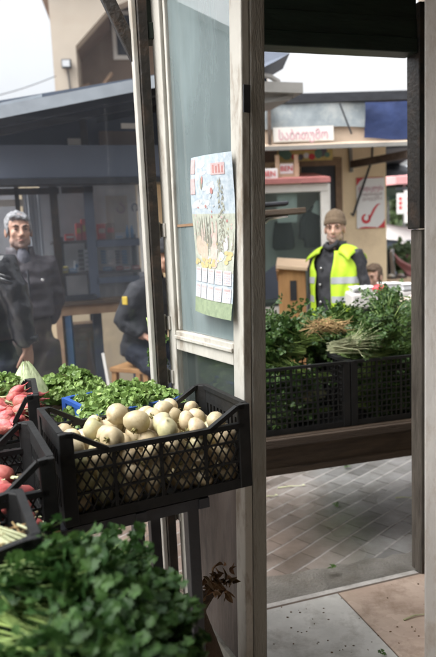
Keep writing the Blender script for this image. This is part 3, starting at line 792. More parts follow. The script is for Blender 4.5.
d0 = off((-.03, .80), R(14), -.40, 0)
CRD = crate('vegetable_crate', 'low black crate buried under the big heap of leafy greens in front', (d0.x, d0.y, .62), R(14), .40, .42, .16, MT['black_plastic'], group=BK, dip=0, lattice='grid')

# stands
sd = thing('display_stand', 'black metal stand on thin legs carrying the turnip crate', 'stand', (FLx, FLy, 0), R(25))
m = MB()
for y in (.02, .30, .66): m.bar((-.02, y, ST - .016), (.40, y, ST - .016), .03, .03)
for x in (.0, .2, .385): m.bar((x, .0, ST - .016), (x, .68, ST - .016), .03, .028)
m.build('top_frame', 'dark_metal', sd, world=False)
for (x, y) in ((.36, .045), (.02, .045), (.30, .38), (.365, .40)):
    m = MB(); m.bar((x, y, GZ + .03), (x, y, ST - .032), .036, .036); m.build('leg', 'dark_metal', sd, world=False, bevel=.004)
m = MB(); m.bar((.345, .05, .42), (.27, .36, .60), .018, .018); m.build('brace', 'dark_metal', sd, world=False)
m = MB(); m.bar((.345, .042, .24), (.03, .045, .24), .022, .022); m.build('cross_bar', 'dark_metal', sd, world=False)
sd = thing('display_stand', 'dark wooden bench at the left border carrying the radish crates', 'stand', (FLx, FLy, 0), R(25))
m = MB()
for k in range(9): m.box((-.43, -.40 + k * .125, ST - .013), (.78, .115, .024))
m.build('bench_top', 'dark_wood', sd, world=False)
for (x, y) in ((-.78, -.42), (-.10, -.42), (-.78, .55), (-.10, .55)):
    m = MB(); m.bar((x, y, 0), (x, y, ST - .026), .05, .05); m.build('leg', 'dark_wood', sd, world=False)
sd = thing('low_bench', 'low dark bench under the heap of leafy greens at the bottom edge', 'bench', (d0.x, d0.y, 0), R(14))
m = MB()
for k in range(4): m.box((.2, .055 + k * .105, .607), (.46, .098, .02))
m.build('bench_top', 'dark_wood', sd, world=False)
for (x, y) in ((.02, .04), (.38, .04), (.02, .36), (.38, .36)):
    m = MB(); m.bar((x, y, 0), (x, y, .596), .04, .04); m.build('leg', 'dark_wood', sd, world=False)

# ================================================================== FOLIAGE GENERATORS
LEAFLET = [(.02, .03), (.16, .20), (.34, .17), (.33, .40), (.50, .47), (.58, .27), (.74, .33), (.86, .20), (.80, .10)]
def leaflet(mb, p, d, nrm, size, width=1.0, fold=.25, curl=.2, shape=LEAFLET):
    d = d.normalized(); s = d.cross(nrm)
    if s.length < 1e-4: s = d.cross(Vector((.3, .7, .2)))
    s.normalize(); n = s.cross(d)
    def pt(x, y): return p + d * (x * size) + s * (y * size * width) + n * (size * (abs(y) * fold - curl * x * x))
    mid = [pt(0, 0), pt(.5, 0), pt(1, 0)]
    k = len(shape)
    vs = mid + [pt(x, y) for x, y in shape] + [pt(x, -y) for x, y in shape]
    fs = [tuple([0] + [3 + i for i in range(k)] + [2, 1]), tuple([0, 1, 2] + [3 + k + i for i in range(k - 1, -1, -1)])]
    mb.add(vs, fs)
def rv(r): 
    while True:
        v = Vector((r.uniform(-1, 1), r.uniform(-1, 1), r.uniform(-1, 1)))
        if .05 < v.length < 1: return v.normalized()
def spray(mb, st, p, d, r, size, n=3, stem_r=.0009, shape=LEAFLET, width=1.0):
    d = d.normalized()
    side = d.cross(Vector((0, 0, 1)) + rv(r) * .4)
    side = side.normalized() if side.length > 1e-3 else Vector((1, 0, 0))
    nrm = side.cross(d).normalized()
    if nrm.z < 0: nrm = -nrm
    for k in range(n):
        if k == 0: dd = d; q = p
        else:
            sg = 1 if k % 2 else -1; lvl = (k + 1) // 2
            dd = (d * .55 + side * sg * .9 + rv(r) * .2); q = p - d * size * .38 * lvl
        leaflet(mb, q, dd + rv(r) * .15, (nrm + rv(r) * .35), size * r.uniform(.75, 1.1), width, r.uniform(.05, .45), r.uniform(-.05, .45), shape)

def bunch(name, label, cat, seed, L=.34, rx=.15, ry=.10, rz=.085, nst=60, size=.030, leaf='parsley_leaf', stem='green_stem', sr=.0016, stem_len=.16, per=3, shape=LEAFLET, width=1.0, spread=.02, group=None, lower=True):
    """stems tied near the origin, running along +x into an uneven cloud of leaves"""
    r = random.Random(seed); t = thing(name, label, cat, (0, 0, 0), 0, group)
    lm = MB(); sm = MB()
    clumps = [(Vector((L * .68 + r.uniform(-.5, .5) * rx, r.uniform(-.8, .8) * ry, r.uniform(-.5, .9) * rz)), r.uniform(.35, .6)) for _ in range(7)]
    for i in range(nst):
        c, rad = r.choice(clumps)
        tip = c + Vector((r.gauss(0, .45) * rx * rad * 1.6, r.gauss(0, .45) * ry * rad * 1.8, r.gauss(0, .45) * rz * rad * 1.8))
        if not lower and tip.z < -rz * .6: tip.z = -rz * .6 + r.uniform(0, .02)
        b = Vector((r.uniform(-.035, .01), r.gauss(0, spread * .6), r.gauss(0, spread * .6)))
        m1 = Vector((stem_len, tip.y * .35 + b.y * .8, tip.z * .3 + b.z * .8)); m1 = m1.lerp((b + tip) / 2, .4)
        sm.tube([b, m1, m1.lerp(tip, .6) + rv(r) * .008, tip], [sr * 1.25, sr, sr * .7, sr * .4], 4, cap=True)
        d = (tip - m1).normalized() + rv(r) * .45 + Vector((0, 0, .12))
        for k in range(per):
            q = m1.lerp(tip, 1 - .22 * k * r.uniform(.6, 1.2)) + rv(r) * size * .35
            spray(lm, sm, q, d + rv(r) * .6, r, size * r.uniform(.7, 1.2), 3, shape=shape, width=width)
    lm.build('leaves', leaf, t, world=False)
    sm.build('stems', stem, t, world=False, smooth=True)
    return t
def aim(yaw, pitch, roll=0):
    return (Matrix.Rotation(R(yaw), 4, 'Z') @ Matrix.Rotation(R(-pitch), 4, 'Y') @ Matrix.Rotation(R(roll), 4, 'X')).to_euler()
FEATHER = [(.05, .05), (.18, .22), (.24, .08), (.42, .30), (.46, .08), (.64, .26), (.68, .08), (.85, .16), (.86, .05)]

# ---- the big heap of flat leaved parsley in the foreground
FG = 'bunches in the heap of leafy greens in front'
near = [bunch('parsley_bunch', 'x', 'parsley', 40 + k, L=.30, rx=.12, ry=.10, rz=.085, nst=125, size=.030, leaf='near_leaf', stem='green_stem', sr=.002, stem_len=.13, per=3, width=1.15, group=FG) for k in range(3)]
spots = [  # px, py, Y of the tied end, yaw, pitch, roll, scale, label
    (12, 588, 1.14, -8, -4, 0, .80, 'topmost leafy parsley bunch of the front heap, its pale stems at the left'),
    (48, 582, 1.17, 0, -4, 60, .74, 'parsley bunch at the back right of the front heap, under the turnip crate'),
    (-62, 572, 1.06, -4, -2, 130, .9, 'parsley bunch at the left border of the front heap'),
    (0, 612, 1.00, -12, -2, 40, .85, 'parsley bunch in the middle of the front heap'),
    (52, 618, 1.06, 0, -8, 200, .80, 'parsley bunch at the right edge of the front heap'),
    (-40, 650, .92, -8, -4, 90, .85, 'parsley bunch at the bottom left corner of the front heap'),
    (40, 668, .94, -6, -6, 10, .82, 'lowest parsley bunch of the front heap, at the bottom edge'),
    (70, 660, 1.02, 8, -14, 300, .75, 'parsley bunch hanging down at the lower right of the front heap'),
    (10, 590, 1.08, -22, 0, 250, .80, 'parsley bunch lying across the middle of the front heap'),
    (80, 622, 1.12, -30, -14, 20, .62, 'small parsley bunch spilling down the right of the front heap')]
for i, (px, py, Y, yw, pt, rl_, sc, lb) in enumerate(spots):
    o = near[i] if i < 3 else dup(near[i % 3], (0, 0, 0))
    o['label'] = lb; place(o, at(px, py, Y), aim(yw, pt, rl_), sc)

# ---- lettuce
FRILL = [(.0, .12), (.12, .34), (.25, .28), (.38, .50), (.52, .40), (.66, .50), (.80, .34), (.90, .36), (.97, .14)]
def lettuce(seed, label, group):
    r = random.Random(seed); t = thing('lettuce', label, 'lettuce', (0, 0, 0), 0, group); mb = MB(); inner = MB()
    inner.ell((0, 0, .02), (.062, .062, .05), 14, 8); inner.build('heart', 'lettuce_leaf', t, world=False, smooth=True)
    lobes = [(Vector((math.cos(a), math.sin(a), 0)), r.uniform(.02, .05)) for a in [i * 1.05 + r.uniform(-.2, .2) for i in range(6)]] + [(Vector((r.uniform(-.3, .3), r.uniform(-.3, .3), 0)), .07) for _ in range(3)]
    for i in range(460):
        u, z0 = r.choice(lobes); d = (u * .5 + Vector((0, 0, .55)) + rv(r) * .55).normalized()
        c = u * .050 + Vector((0, 0, z0)) + Vector((d.x * .040, d.y * .040, d.z * .034)) * r.uniform(.7, 1.08)
        s_ = r.uniform(.012, .021); t_ = rv(r); t_ = (t_ - d * t_.dot(d) * .6).normalized()
        leaflet(mb, c - t_ * s_ * .5, t_ + d * r.uniform(-.2, .8), d + rv(r) * .7, s_, 1.1, r.uniform(-.5, .9), r.uniform(-.6, .7), FRILL)
    mb.build('leaves', 'lettuce_leaf', t, world=False)
    return t
LG = 'lettuces in the blue crate'
lts = [lettuce(60 + k, 'x', LG) for k in range(3)]
k = 0
for j in range(3):
    for i in range(4):
        q = off(off(bx, cBl, -.32, 0), cBl, .05 + i * .072 + (j % 2) * .010, .055 + j * .092)
        o = lts[k] if k < 3 else dup(lts[k % 3], (0, 0, 0))
        o['label'] = 'frilly green lettuce packed with others in the blue crate'
        rr = random.Random(k); place(o, (q.x, q.y, ST + .102 + rr.uniform(-.012, .018)), (rr.uniform(-.35, .35), rr.uniform(-.35, .35), rr.uniform(0, 6)), rr.uniform(.95, 1.12)); k += 1
for i, (px, py, Y, sc, lb) in enumerate(((58, 403, 2.5, 1.05, 'frilly lettuce at the left of the pile behind the blue crate'), (78, 400, 2.52, 1.15, 'frilly lettuce at the right of the pile behind the blue crate'), (68, 393, 2.55, 1.0, 'topmost frilly lettuce of the pile behind the blue crate'), (4, 400, 2.25, .9, 'frilly lettuce at the left border beside the pale cabbage'), (93, 404, 2.46, .9, 'small frilly lettuce low at the right end of the back pile'))):
    place(dup(lts[i % 3], (0, 0, 0), label=lb, group='lettuces piled further back'), at(px, py, Y), (.1 * i, -.1, i * 1.7), sc)
# shelf that carries the further pile
pS = at(60, 400, 2.5)
sh = thing('back_shelf', 'narrow dark shelf on two legs behind the blue crate under the piled lettuce', 'shelf', (pS.x, pS.y, 0), A17)
m = MB(); m.box((-.10, .05, .955), (.62, .26, .02)); m.build('shelf_board', 'dark_wood', sh, world=False)
for x in (-.38, .17):
    m = MB(); m.bar((x, .05, GZ), (x, .05, .944), .04, .04); m.build('leg', 'dark_wood', sh, world=False)
# pale pointed cabbage
cb = thing('pointed_cabbage', 'pale pointed cabbage standing behind the bunched radishes', 'cabbage', at(27, 388, 2.36)); cb.scale = (.82, .82, .85)
m = MB(); rr = random.Random(2)
for i in range(9):
    az = i * 2.4; u = Vector((math.cos(az), math.sin(az), 0)); s_ = Vector((-u.y, u.x, 0)); vs = []
    for j in range(8):
        v = j / 7
        for kx in range(7):
            w = (kx / 6 - .5) * 2
            rad = .078 * (1.02 - v) ** .75 * (1 + .03 * (i % 3)); aa = w * (1.25 - .5 * v)
            vs.append(u * (rad * math.cos(aa)) + s_ * (rad * math.sin(aa) * 1.05) + Vector((0, 0, v * .135 - .02 + .008 * math.sin(w * 4 + i))) + u * .004 * i * .3)
    m.add(vs, [(j * 7 + kx, j * 7 + kx + 1, (j + 1) * 7 + kx + 1, (j + 1) * 7 + kx) for j in range(7) for kx in range(6)])
m.build('leaves', 'cabbage_leaf', cb, world=False, smooth=True)
m = MB(); m.ell((0, 0, .02), (.045, .045, .05)); m.build('heart', 'cabbage_leaf', cb, world=False, smooth=True)

# ---- turnips
def turnip(seed, green):
    r = random.Random(seed); t = thing('turnip', 'x', 'turnip', (0, 0, 0), 0, 'turnips in the black crate'); mb = MB()
    prof = [(0.001, -.050), (.003, -.044), (.014, -.0395), (.0285, -.030), (.0375, -.014), (.040, .002), (.036, .018), (.025, .029), (.012, .0325), (.008, .031)]
    n = 20; vs = []
    ph = [r.uniform(0, 6) for _ in range(4)]
    for (rad, z) in prof:
        for k in range(n):
            a = 2 * math.pi * k / n
            q = rad * (1 + .05 * math.sin(2 * a + ph[0]) + .03 * math.sin(3 * a + ph[1] + z * 40))
            vs.append((q * math.cos(a) + .003 * math.sin(z * 50 + ph[2]), q * math.sin(a) + .003 * math.cos(z * 60 + ph[3]), z))
    fs = [(i * n + k, i * n + (k + 1) % n, (i + 1) * n + (k + 1) % n, (i + 1) * n + k) for i in range(len(prof) - 1) for k in range(n)]
    fs.append(tuple(range(n - 1, -1, -1))); fs.append(tuple((len(prof) - 1) * n + k for k in range(n)))
    mb.add(vs, fs)
    mb.build('root', 'turnip_green' if green else 'turnip_skin', t, world=False, smooth=True)
    m = MB(); m.tube([(0, 0, .029), (0, 0, .036), (.002, 0, .041)], [.010, .008, .005], 8)
    for k in range(4): m.tube([(.004 * math.cos(k * 1.6), .004 * math.sin(k * 1.6), .036), (.009 * math.cos(k * 1.6), .009 * math.sin(k * 1.6), .047)], [.0028, .002], 5)
    m.build('crown', 'turnip_crown', t, world=False, smooth=True)
    return t
tn = [turnip(1, 0), turnip(2, 0), turnip(3, 1), turnip(4, 0)]
rr = random.Random(21); cnt = 0
def put_turnip(x, y, z, sc, kind=None, lb=None, rot=None):
    global cnt
    k = (rr.choice((0, 1, 3, 0, 1, 3, 2)) if kind is None else kind)
    w = off((FLx, FLy), R(25), x, y)
    src = tn[k]
    o = src if not src.get('used') else dup(src, (0, 0, 0))
    if not src.get('used'): src['used'] = 1
    if 'used' in o and o is not src: del o['used']
    o['label'] = lb or 'pale cream turnip packed among the others in the black latticed crate'
    sc = (sc * rr.uniform(.9, 1.08), sc * rr.uniform(.9, 1.08), sc * rr.uniform(.84, .98))
    place(o, (w.x, w.y, ST + z), rot or (rr.uniform(0, 6.2), rr.uniform(0, 6.2), rr.uniform(0, 6.2)), sc)
for lay in range(3):
    for j in range(4):
        for i in range(7):
            put_turnip(.05 + i * .070 + rr.uniform(-.008, .008) + (.01 if lay % 2 else 0), .045 + j * .072 + rr.uniform(-.006, .006), .048 + lay * .052 + rr.uniform(-.006, .006), rr.uniform(.76, .92))
for j in range(4):
    for i in range(6):
        if rr.random() < .12: continue
        put_turnip(.058 + i * .081 + rr.uniform(-.014, .014), .05 + j * .068 + rr.uniform(-.01, .01), .180 + rr.uniform(-.010, .012) + (.010 if 1 <= i <= 4 else 0), rr.uniform(.68, .88))
put_turnip(.245, .13, .210, .92, 0, 'largest turnip on top of the heap in the black crate', (2.2, .4, 0))
put_turnip(.215, .22, .218, .86, 1, 'turnip lying behind the largest one on top of the crate', (1.2, .8, 2))
put_turnip(.345, .19, .214, .84, 3, 'turnip on top of the heap nearest the door leaf', (2.6, .3, 1))
put_turnip(.125, .16, .206, .80, 2, 'greenish turnip on the top left of the heap', (.4, .5, 1))
for s in tn:
    if 'used' in s: del s['used']

# ---- radishes
def radish_mesh(seed):
    r = random.Random(seed); mb = MB(); n = 12
    prof = [(.001, -.062), (.0015, -.046), (.005, -.037), (.0135, -.027), (.0185, -.010), (.0188, .007), (.0155, .019), (.008, .026), (.003, .028)]
    bend = r.uniform(-.008, .008); vs = []
    for rad, z in prof:
        for k in range(n): vs.append((rad * math.cos(2 * math.pi * k / n) + bend * (z / .05) ** 2, rad * math.sin(2 * math.pi * k / n), z))
    fs = [(i * n + k, i * n + (k + 1) % n, (i + 1) * n + (k + 1) % n, (i + 1) * n + k) for i in range(len(prof) - 1) for k in range(n)]
    fs.append(tuple(range(n - 1, -1, -1))); fs.append(tuple((len(prof) - 1) * n + k for k in range(n)))
    mb.add(vs, fs); return mb
rdm = []
def radish_bunch(seed, label):
    r = random.Random(seed); t = thing('radish_bunch', label, 'radishes', (0, 0, 0), 0, 'bunches of radishes at the left border')
    for i in range(9):
        src = radish_mesh(seed * 10 + i)
        a = r.uniform(-.9, .9); e = r.uniform(-.5, .5)
        mt_ = Matrix.Translation(Vector((.028 + r.uniform(0, .012), a * .045, e * .035 + .01))) @ Euler((0, R(-90) + e * .6, a * .55)).to_matrix().to_4x4() @ Matrix.Scale(r.uniform(1.15, 1.5), 4)
        src.v = [tuple(mt_ @ Vector((v[0], v[1], v[2] * .82))) for v in src.v]
        src.build('radish', 'radish_skin', t, world=False, smooth=True)
    m = MB(); lm = MB()
    for i in range(26):
        b = Vector((.012, r.uniform(-.03, .03), r.uniform(-.015, .025))); tip = Vector((-r.uniform(.05, .11), r.uniform(-.06, .06), r.uniform(-.03, .06)))
        m.tube([b, b.lerp(tip, .5) + Vector((0, 0, .012)), tip], [.0028, .0022, .0012], 5)
        leaflet(lm, tip, Vector((-1, r.uniform(-.6, .6), r.uniform(-.4, .4))), Vector((0, 0, 1)) + rv(r) * .5, .04, 1)
    m.build('stems', 'pale_stem', t, world=False, smooth=True); lm.build('leaves', 'herb_leaf', t, world=False)
    return t
rb = [radish_bunch(5, 'x'), radish_bunch(8, 'x')]
for i, (px, py, Y, yw, pt, rl_, sc, lb) in enumerate((
    (14, 410, 2.08, 10, 8, 0, 1.0, 'bunch of radishes in the middle of the pile on the left crate'), (28, 408, 2.12, -25, 18, 30, 1.0, 'bunch of radishes at the right end of the pile, beside the crate corner'),
    (8, 404, 2.14, 20, 10, 80, 1.0, 'bunch of radishes at the top left of the pile'), (0, 422, 2.03, -10, -5, 10, 1.0, 'bunch of radishes hanging low at the left border'),
    (18, 420, 2.05, -50, -6, 140, .95, 'bunch of radishes at the front of the pile with tan stems'), (16, 418, 2.04, 200, -2, 20, .95, 'bunch of radishes turned stems forward in the pile'), (-14, 412, 2.06, 15, 5, 0, 1, 'bunch of radishes cut by the left border'))):
    o = rb[i] if i < 2 else dup(rb[i % 2], (0, 0, 0)); o['label'] = lb; place(o, at(px, py, Y), aim(yw, pt, rl_), sc * .88)
bb = radish_mesh(77); tr_ = thing('radish', 'x', 'radish', (0, 0, 0), 0, 'loose radishes in the lower left crate'); bb.build('root', 'radish_skin', tr_, world=False, smooth=True)
m = MB(); m.tube([(0, 0, .026), (.002, .001, .042)], [.003, .002], 6); m.tube([(0, 0, .026), (-.003, .002, .038)], [.0025, .0015], 6); m.build('stalk', 'pale_stem', tr_, world=False)
rr = random.Random(31); first = True
for lay in range(3):
    for j in range(4):
        for i in range(9):
            w = off(off((-.392, 1.42), cB, -.5, 0), cB, .13 + i * .038 + rr.uniform(-.01, .01), .045 + j * .06 + rr.uniform(-.01, .01))
            if i > 8 - lay * .5: continue
            o = tr_ if first else dup(tr_, (0, 0, 0)); first = False
            o['label'] = 'loose red radish among many in the lower left black crate'
            place(o, (w.x, w.y, ST + .05 + lay * .034 + j * .008 + rr.uniform(-.005, .008)), (R(90) + rr.uniform(-.4, .4), rr.uniform(-.4, .4), R(90) + rr.uniform(-.7, .7)), rr.uniform(1.0, 1.5))
# tan roots in the nearest crate
rt = thing('root_bunch', 'tangle of tan coriander roots in the nearest crate at the left border', 'roots', off(c0, cB, .36, .12) + Vector((0, 0, ST + .155)), R(24))
m = MB(); rr = random.Random(9)
for i in range(150):
    p = Vector((rr.gauss(0, .06), rr.gauss(0, .045), rr.gauss(0, .02))); d = rv(rr); d.z *= .5
    m.tube([p, p + d * .03 + rv(rr) * .01, p + d * .06 + rv(rr) * .02], [.0022, .0016, .0006], 4)
tag(m.build('root_tangle', 'root_tan', rt, world=False), kind='stuff')
st_ = bunch('herb_bunch', 'bunch of herbs with thick pale stems pointing to the crate behind the front heap', 'herbs', 91, L=.26, rx=.1, ry=.07, rz=.06, nst=46, size=.024, leaf='near_leaf', stem='pale_stem', sr=.0028, stem_len=.15, per=2, spread=.026)
place(st_, at(4, 540, 1.13), aim(-14, -20), .75)
# dry stalks and a sack under the stand
ds = thing('dry_leaf_clump', 'clump of dry orange brown leaves caught between stand leg and door panel', 'dry leaves', at(219, 582, 1.86))
m = MB(); rr = random.Random(15)
for i in range(46): leaflet(m, Vector((rr.gauss(0, .022), rr.gauss(0, .012), rr.gauss(0, .026))), rv(rr), rv(rr), rr.uniform(.02, .045), .7, .5, .6, [(.1, .12), (.3, .3), (.55, .34), (.8, .2)])
m.build('leaves', 'dry_leaf', ds, world=False)
sk = thing('sack', 'slumped brown sack leaning under the turnip crate', 'sack', (-.13, 1.87, 0), .2)
m = MB(); m.loft([(0, 0, .0, .10, .08), (0, 0, .03, .125, .10), (.01, 0, .16, .12, .10), (-.005, .01, .28, .10, .085), (.01, .02, .36, .06, .05), (.02, .02, .41, .035, .03), (.03, .02, .46, .06, .045)], 18)
blob('sack_body', m, 'burlap', sk, .012, 4)

# ================================================================== THE TABLE OUTSIDE THE DOOR
tz = .605; tA = R(15)
tp = Vector((.06, 2.955, 0))
tb = thing('market_table', 'dark plank table outside the door carrying two crates of herbs', 'table', (tp.x, tp.y, GZ), tA)
G = -GZ
m = MB()
for k in range(6): m.box((.72, .055 + k * .108, tz - .012 + G), (1.5, .102, .022))
m.build('tabletop', 'dark_wood', tb, world=False)
m = MB(); m.box((.72, -.012, tz - .022 + G), (1.5, .024, .042)); m.build('front_board', 'table_edge', tb, world=False, bevel=.004)
m = MB(); m.box((.72, .03, tz - .115 + G), (1.5, .02, .14)); m.build('apron', 'dark_wood', tb, world=False)
m = MB(); m.box((.72, .012, tz - .175 + G), (1.5, .016, .03)); m.build('lower_rail', 'dark_wood', tb, world=False)
for (x, y) in ((.03, .06), (1.40, .06), (.03, .60), (1.40, .60)):
    m = MB(); m.bar((x, y, 0), (x, y, tz - .025 + G), .06, .06); m.build('leg', 'dark_wood', tb, world=False)
OUT = 'black crates on the table outside'
for (x, lb) in ((.025, 'black slatted crate under dark leafy parsley, left of the two on the outside table'), (.630, 'black slatted crate under pale stemmed herbs, right of the two on the outside table')):
    w = off(tp, tA, x, .035)
    crate('vegetable_crate', lb, (w.x, w.y, tz + .002), tA, .595, .40, .335, MT['black_plastic'], dip=0, lattice='grid', group=OUT, solid_ends=False)
HB = 'bunches of herbs on the outside table'
pk = [bunch('parsley_bunch', 'x', 'parsley', 100 + k, L=.36, rx=.17, ry=.13, rz=.11, nst=120, size=.026, leaf='parsley_leaf', stem='green_stem', sr=.0016, per=3, group=HB) for k in range(3)]
hk = [bunch('herb_bunch', 'x', 'herbs', 120 + k, L=.40, rx=.17, ry=.11, rz=.10, nst=130, size=.021, leaf='herb_leaf', stem='pale_stem' if k == 0 else 'green_stem', sr=.0017 if k == 0 else .0014, stem_len=.2 if k == 0 else .15, per=3 if k == 0 else 5, shape=FEATHER if k == 0 else LEAFLET, spread=.03, group=HB) for k in range(3)]
for i, (src, px, py, Y, yw, pt, rl_, sc, lb) in enumerate((
    (pk, 302, 372, .14, 152, 14, 0, .85, 'parsley bunch at the front left, its pale stems slanting to the crate rim'),
    (pk, 300, 352, .20, 168, 8, 70, .95, 'dark parsley bunch filling the left of the left crate'),
    (pk, 240, 345, .28, 25, 6, 0, .95, 'parsley bunch behind the door leaf edge on the left crate'),
    (pk, 240, 338, .42, 8, 0, 120, .95, 'parsley bunch at the back left below the wooden box'),
    (pk, 278, 336, .44, 12, 0, 200, .90, 'parsley bunch at the back in front of the man in the vest'),
    (pk, 362, 326, .42, 170, 0, 40, .9, 'parsley bunch at the back, below the left side of the vest'),
    (hk, 332, 347, .12, 8, 0, 0, .74, 'herb bunch with pale cut stems fanned to the left at the middle of the table'),
    (hk, 345, 350, .20, 18, 6, 90, .95, 'herb bunch stacked on the right crate behind the pale stems'),
    (hk, 352, 340, .26, 26, 12, 180, .95, 'tall herb bunch rising at the right of the table'),
    (pk, 384, 340, .20, 60, 38, 30, .95, 'topmost leafy bunch at the right beside the door jamb'),
    (pk, 398, 350, .30, 80, 32, 30, .85, 'leafy bunch at the right end of the table against the jamb'),
    (hk, 368, 358, .14, 14, 0, 270, .9, 'herb bunch lying along the rim of the right crate'),
    (pk, 315, 340, .28, 185, 4, 300, .95, 'parsley bunch in the middle of the left crate'),
    (pk, 290, 345, .34, 30, 4, 40, .9, 'parsley bunch buried in the middle of the heap on the left crate'),
    (pk, 352, 338, .16, 20, 10, 20, .8, 'leafy bunch lying over the pale stemmed herbs on the right crate'),
    (pk, 318, 326, .34, 10, 4, 320, .8, 'leafy bunch just behind the straw coloured roots'),
    (pk, 335, 352, .34, 20, 2, 220, .9, 'parsley bunch buried behind the straw coloured roots'))):
    used = [o for o in src if o['label'] == 'x']
    o = used[0] if used else dup(src[i % 3], (0, 0, 0)); o['label'] = lb
    place(o, at(px, py, 2.99 + (px - 262) * .00154 + Y), aim(yw, pt, rl_), sc)
for ci, x0_ in enumerate((.03, .635)):
    for k in range(10):
        rr = random.Random(200 + ci * 20 + k); row = k % 5; w_ = off(tp, tA, x0_ + (.06 if k < 5 else .52) + rr.uniform(-.03, .03), .035 + (.12 if row < 3 else .26))
        o = dup((pk if (k + ci) % 3 else hk)[k % 3], (0, 0, 0), label=('leafy bunch packed inside the left outside crate, behind its slats', 'leafy bunch packed inside the right outside crate, behind its slats')[ci])
        place(o, (w_.x, w_.y, tz + .07 + (row % 3) * .085), aim(15 + (0 if k < 5 else 180) + rr.uniform(-6, 6), rr.uniform(-4, 4), rr.uniform(0, 360)), (.78, .62, .62))
rt = thing('root_bunch', 'bundle of straw coloured herb roots lying among the greens on the outside table', 'roots', at(326, 326, 3.2), R(8))
m = MB(); rr = random.Random(19)
for i in range(120):
    p = Vector((rr.uniform(-.075, .075), rr.gauss(0, .025), rr.gauss(0, .013))); d = Vector((1, rr.gauss(0, .4), rr.gauss(0, .35))).normalized() * rr.choice((-1, 1))
    m.tube([p, p + d * .035 + rv(rr) * .006, p + d * .07 + rv(rr) * .018], [.0026, .0018, .0007], 4)
tag(m.build('root_tangle', 'root_tan', rt, world=False), kind='stuff')
# litter on the floor
LT = 'green scraps on the ground'
for i, (px, py, z, sz, yw, lb) in enumerate(((332, 569, .012, .05, 80, 'green leaf scrap lying on the threshold'), (415, 617, .004, .11, 20, 'long green stalk on the wet tile by the jamb'), (336, 506, GZ + .006, .05, 30, 'green scrap on the pavers under the table'),
        (290, 487, GZ + .006, .16, 8, 'long pale stalk on the pavers under the table, near the door leaf'), (404, 498, GZ + .006, .10, -5, 'pale stalk on the pavers beside the right jamb'), (268, 497, GZ + .006, .09, 15, 'pale stalk on the pavers beside the leaf edge'), (346, 468, GZ + .006, .06, -20, 'leaf scrap on the far pavers under the table'), (382, 655, .004, .04, 60, 'dark leaf scrap on the tiles at the bottom edge'))):
    p = onz(px, py, z); t = thing('leaf_scrap', lb, 'scrap', p, R(yw), LT)
    m = MB()
    if sz > .08: m.tube([(-sz / 2, 0, .002), (0, .006, .004), (sz / 2, -.004, .002)], [.004, .003, .0015], 5); leaflet(m, Vector((sz / 2, 0, .003)), Vector((1, .2, .1)), Vector((0, 0, 1)), .025)
    else:
        rr = random.Random(i); spray(m, None, Vector((0, 0, .012)), Vector((1, 0, .15)), rr, sz * .6)
    m.build('leaf', 'herb_leaf' if sz < .08 else 'pale_stem', t, world=False)
m = MB(); rr = random.Random(44)
for i in range(60):
    p = onz(rr.uniform(262, 425), rr.uniform(575, 657), .003)
    if (p - T0).dot(DN) > -.03: continue
    m.ell((p.x, p.y, .003), (rr.uniform(.001, .006), rr.uniform(.001, .005), .0015), 6, 4)
tag(m.build('floor_crumbs', 'dry_leaf'), 'specks of dirt scattered on the tiles inside the door', 'dirt', kind='stuff')
# ================================================================== LEFT SHOP
def xy(p): return Vector((p.x, p.y, 0))
SL = xy(at(-60, 160, 4.85)); SR = SL + DX * 2.35          # shop front plane (fascia face)
def SP(s, n=0, z=0): return SL + DX * s + DN * n + Vector((0, 0, z))
def s_of(px, py, n=0):
    """distance along the shop front and height where the ray meets the plane n metres behind the fascia"""
    d = ray(px, py); t = (SP(0, n) - CAM).dot(DN) / d.dot(DN); p = CAM + d * t
    return (p - SP(0, n)).dot(DX), p.z
zf1 = s_of(70, 145)[1]; zf0 = s_of(70, 177.5)[1]
shop = thing('corner_shop', 'small dark glazed shop with a grey fascia and sloping sheet roof at the left', 'shop', SP(1, 0, GZ))
m = MB(); m.prism([SP(-1.2, 0, zf0), SP(2.3, 0, zf0), SP(2.3, 0, zf1), SP(-1.2, 0, zf1)], DN * .04); m.build('fascia', 'fascia_sheet', shop)
m = MB(); m.prism([SP(-1.2, -.02, zf0 - .05), SP(2.3, -.02, zf0 - .05), SP(2.3, -.02, zf0 - .004), SP(-1.2, -.02, zf0 - .004)], DN * .2); m.build('fascia_edge', 'dark_metal', shop)
# sloping roof: rises to the right, overhangs towards the street
e0 = at(-40, 118.5, 4.35); e1 = at(141, 83, 4.55); e1 = e1 + (e1 - e0) * .55
bk = DN * 1.3 + Vector((0, 0, .05))
m = MB(); m.prism([e0, e1, e1 + bk, e0 + bk], (0, 0, .018)); m.prism([e0 - DN * .012 - Vector((0, 0, .05)), e1 - DN * .012 - Vector((0, 0, .05)), e1 - DN * .012 + Vector((0, 0, .03)), e0 - DN * .012 + Vector((0, 0, .03))], DN * .01)
rf = m.build('roof', 'roof_sheet', shop)
m = MB(); m.prism([e0 - Vector((0, 0, .02)), e1 - Vector((0, 0, .02)), e1 + bk - Vector((0, 0, .02)), e0 + bk - Vector((0, 0, .02))], (0, 0, .016)); m.build('soffit', 'corrugated_under', shop)
m = MB()
for k in range(3): m.bar(e0 + DN * (.15 + .5 * k) - Vector((0, 0, .048 - .02 * k)), e1 + DN * (.15 + .5 * k) - Vector((0, 0, .048 - .02 * k)), .04, .05)
m.build('purlin', 'dark_metal', shop)
a = at(-5, 107, 4.42); b = at(42, 97, 4.48); m = MB(); m.prism([a, b, b + DN * 1.2, a + DN * 1.2], (0, 0, .02)); m.build('roof_sheet', 'roof_sheet', shop)
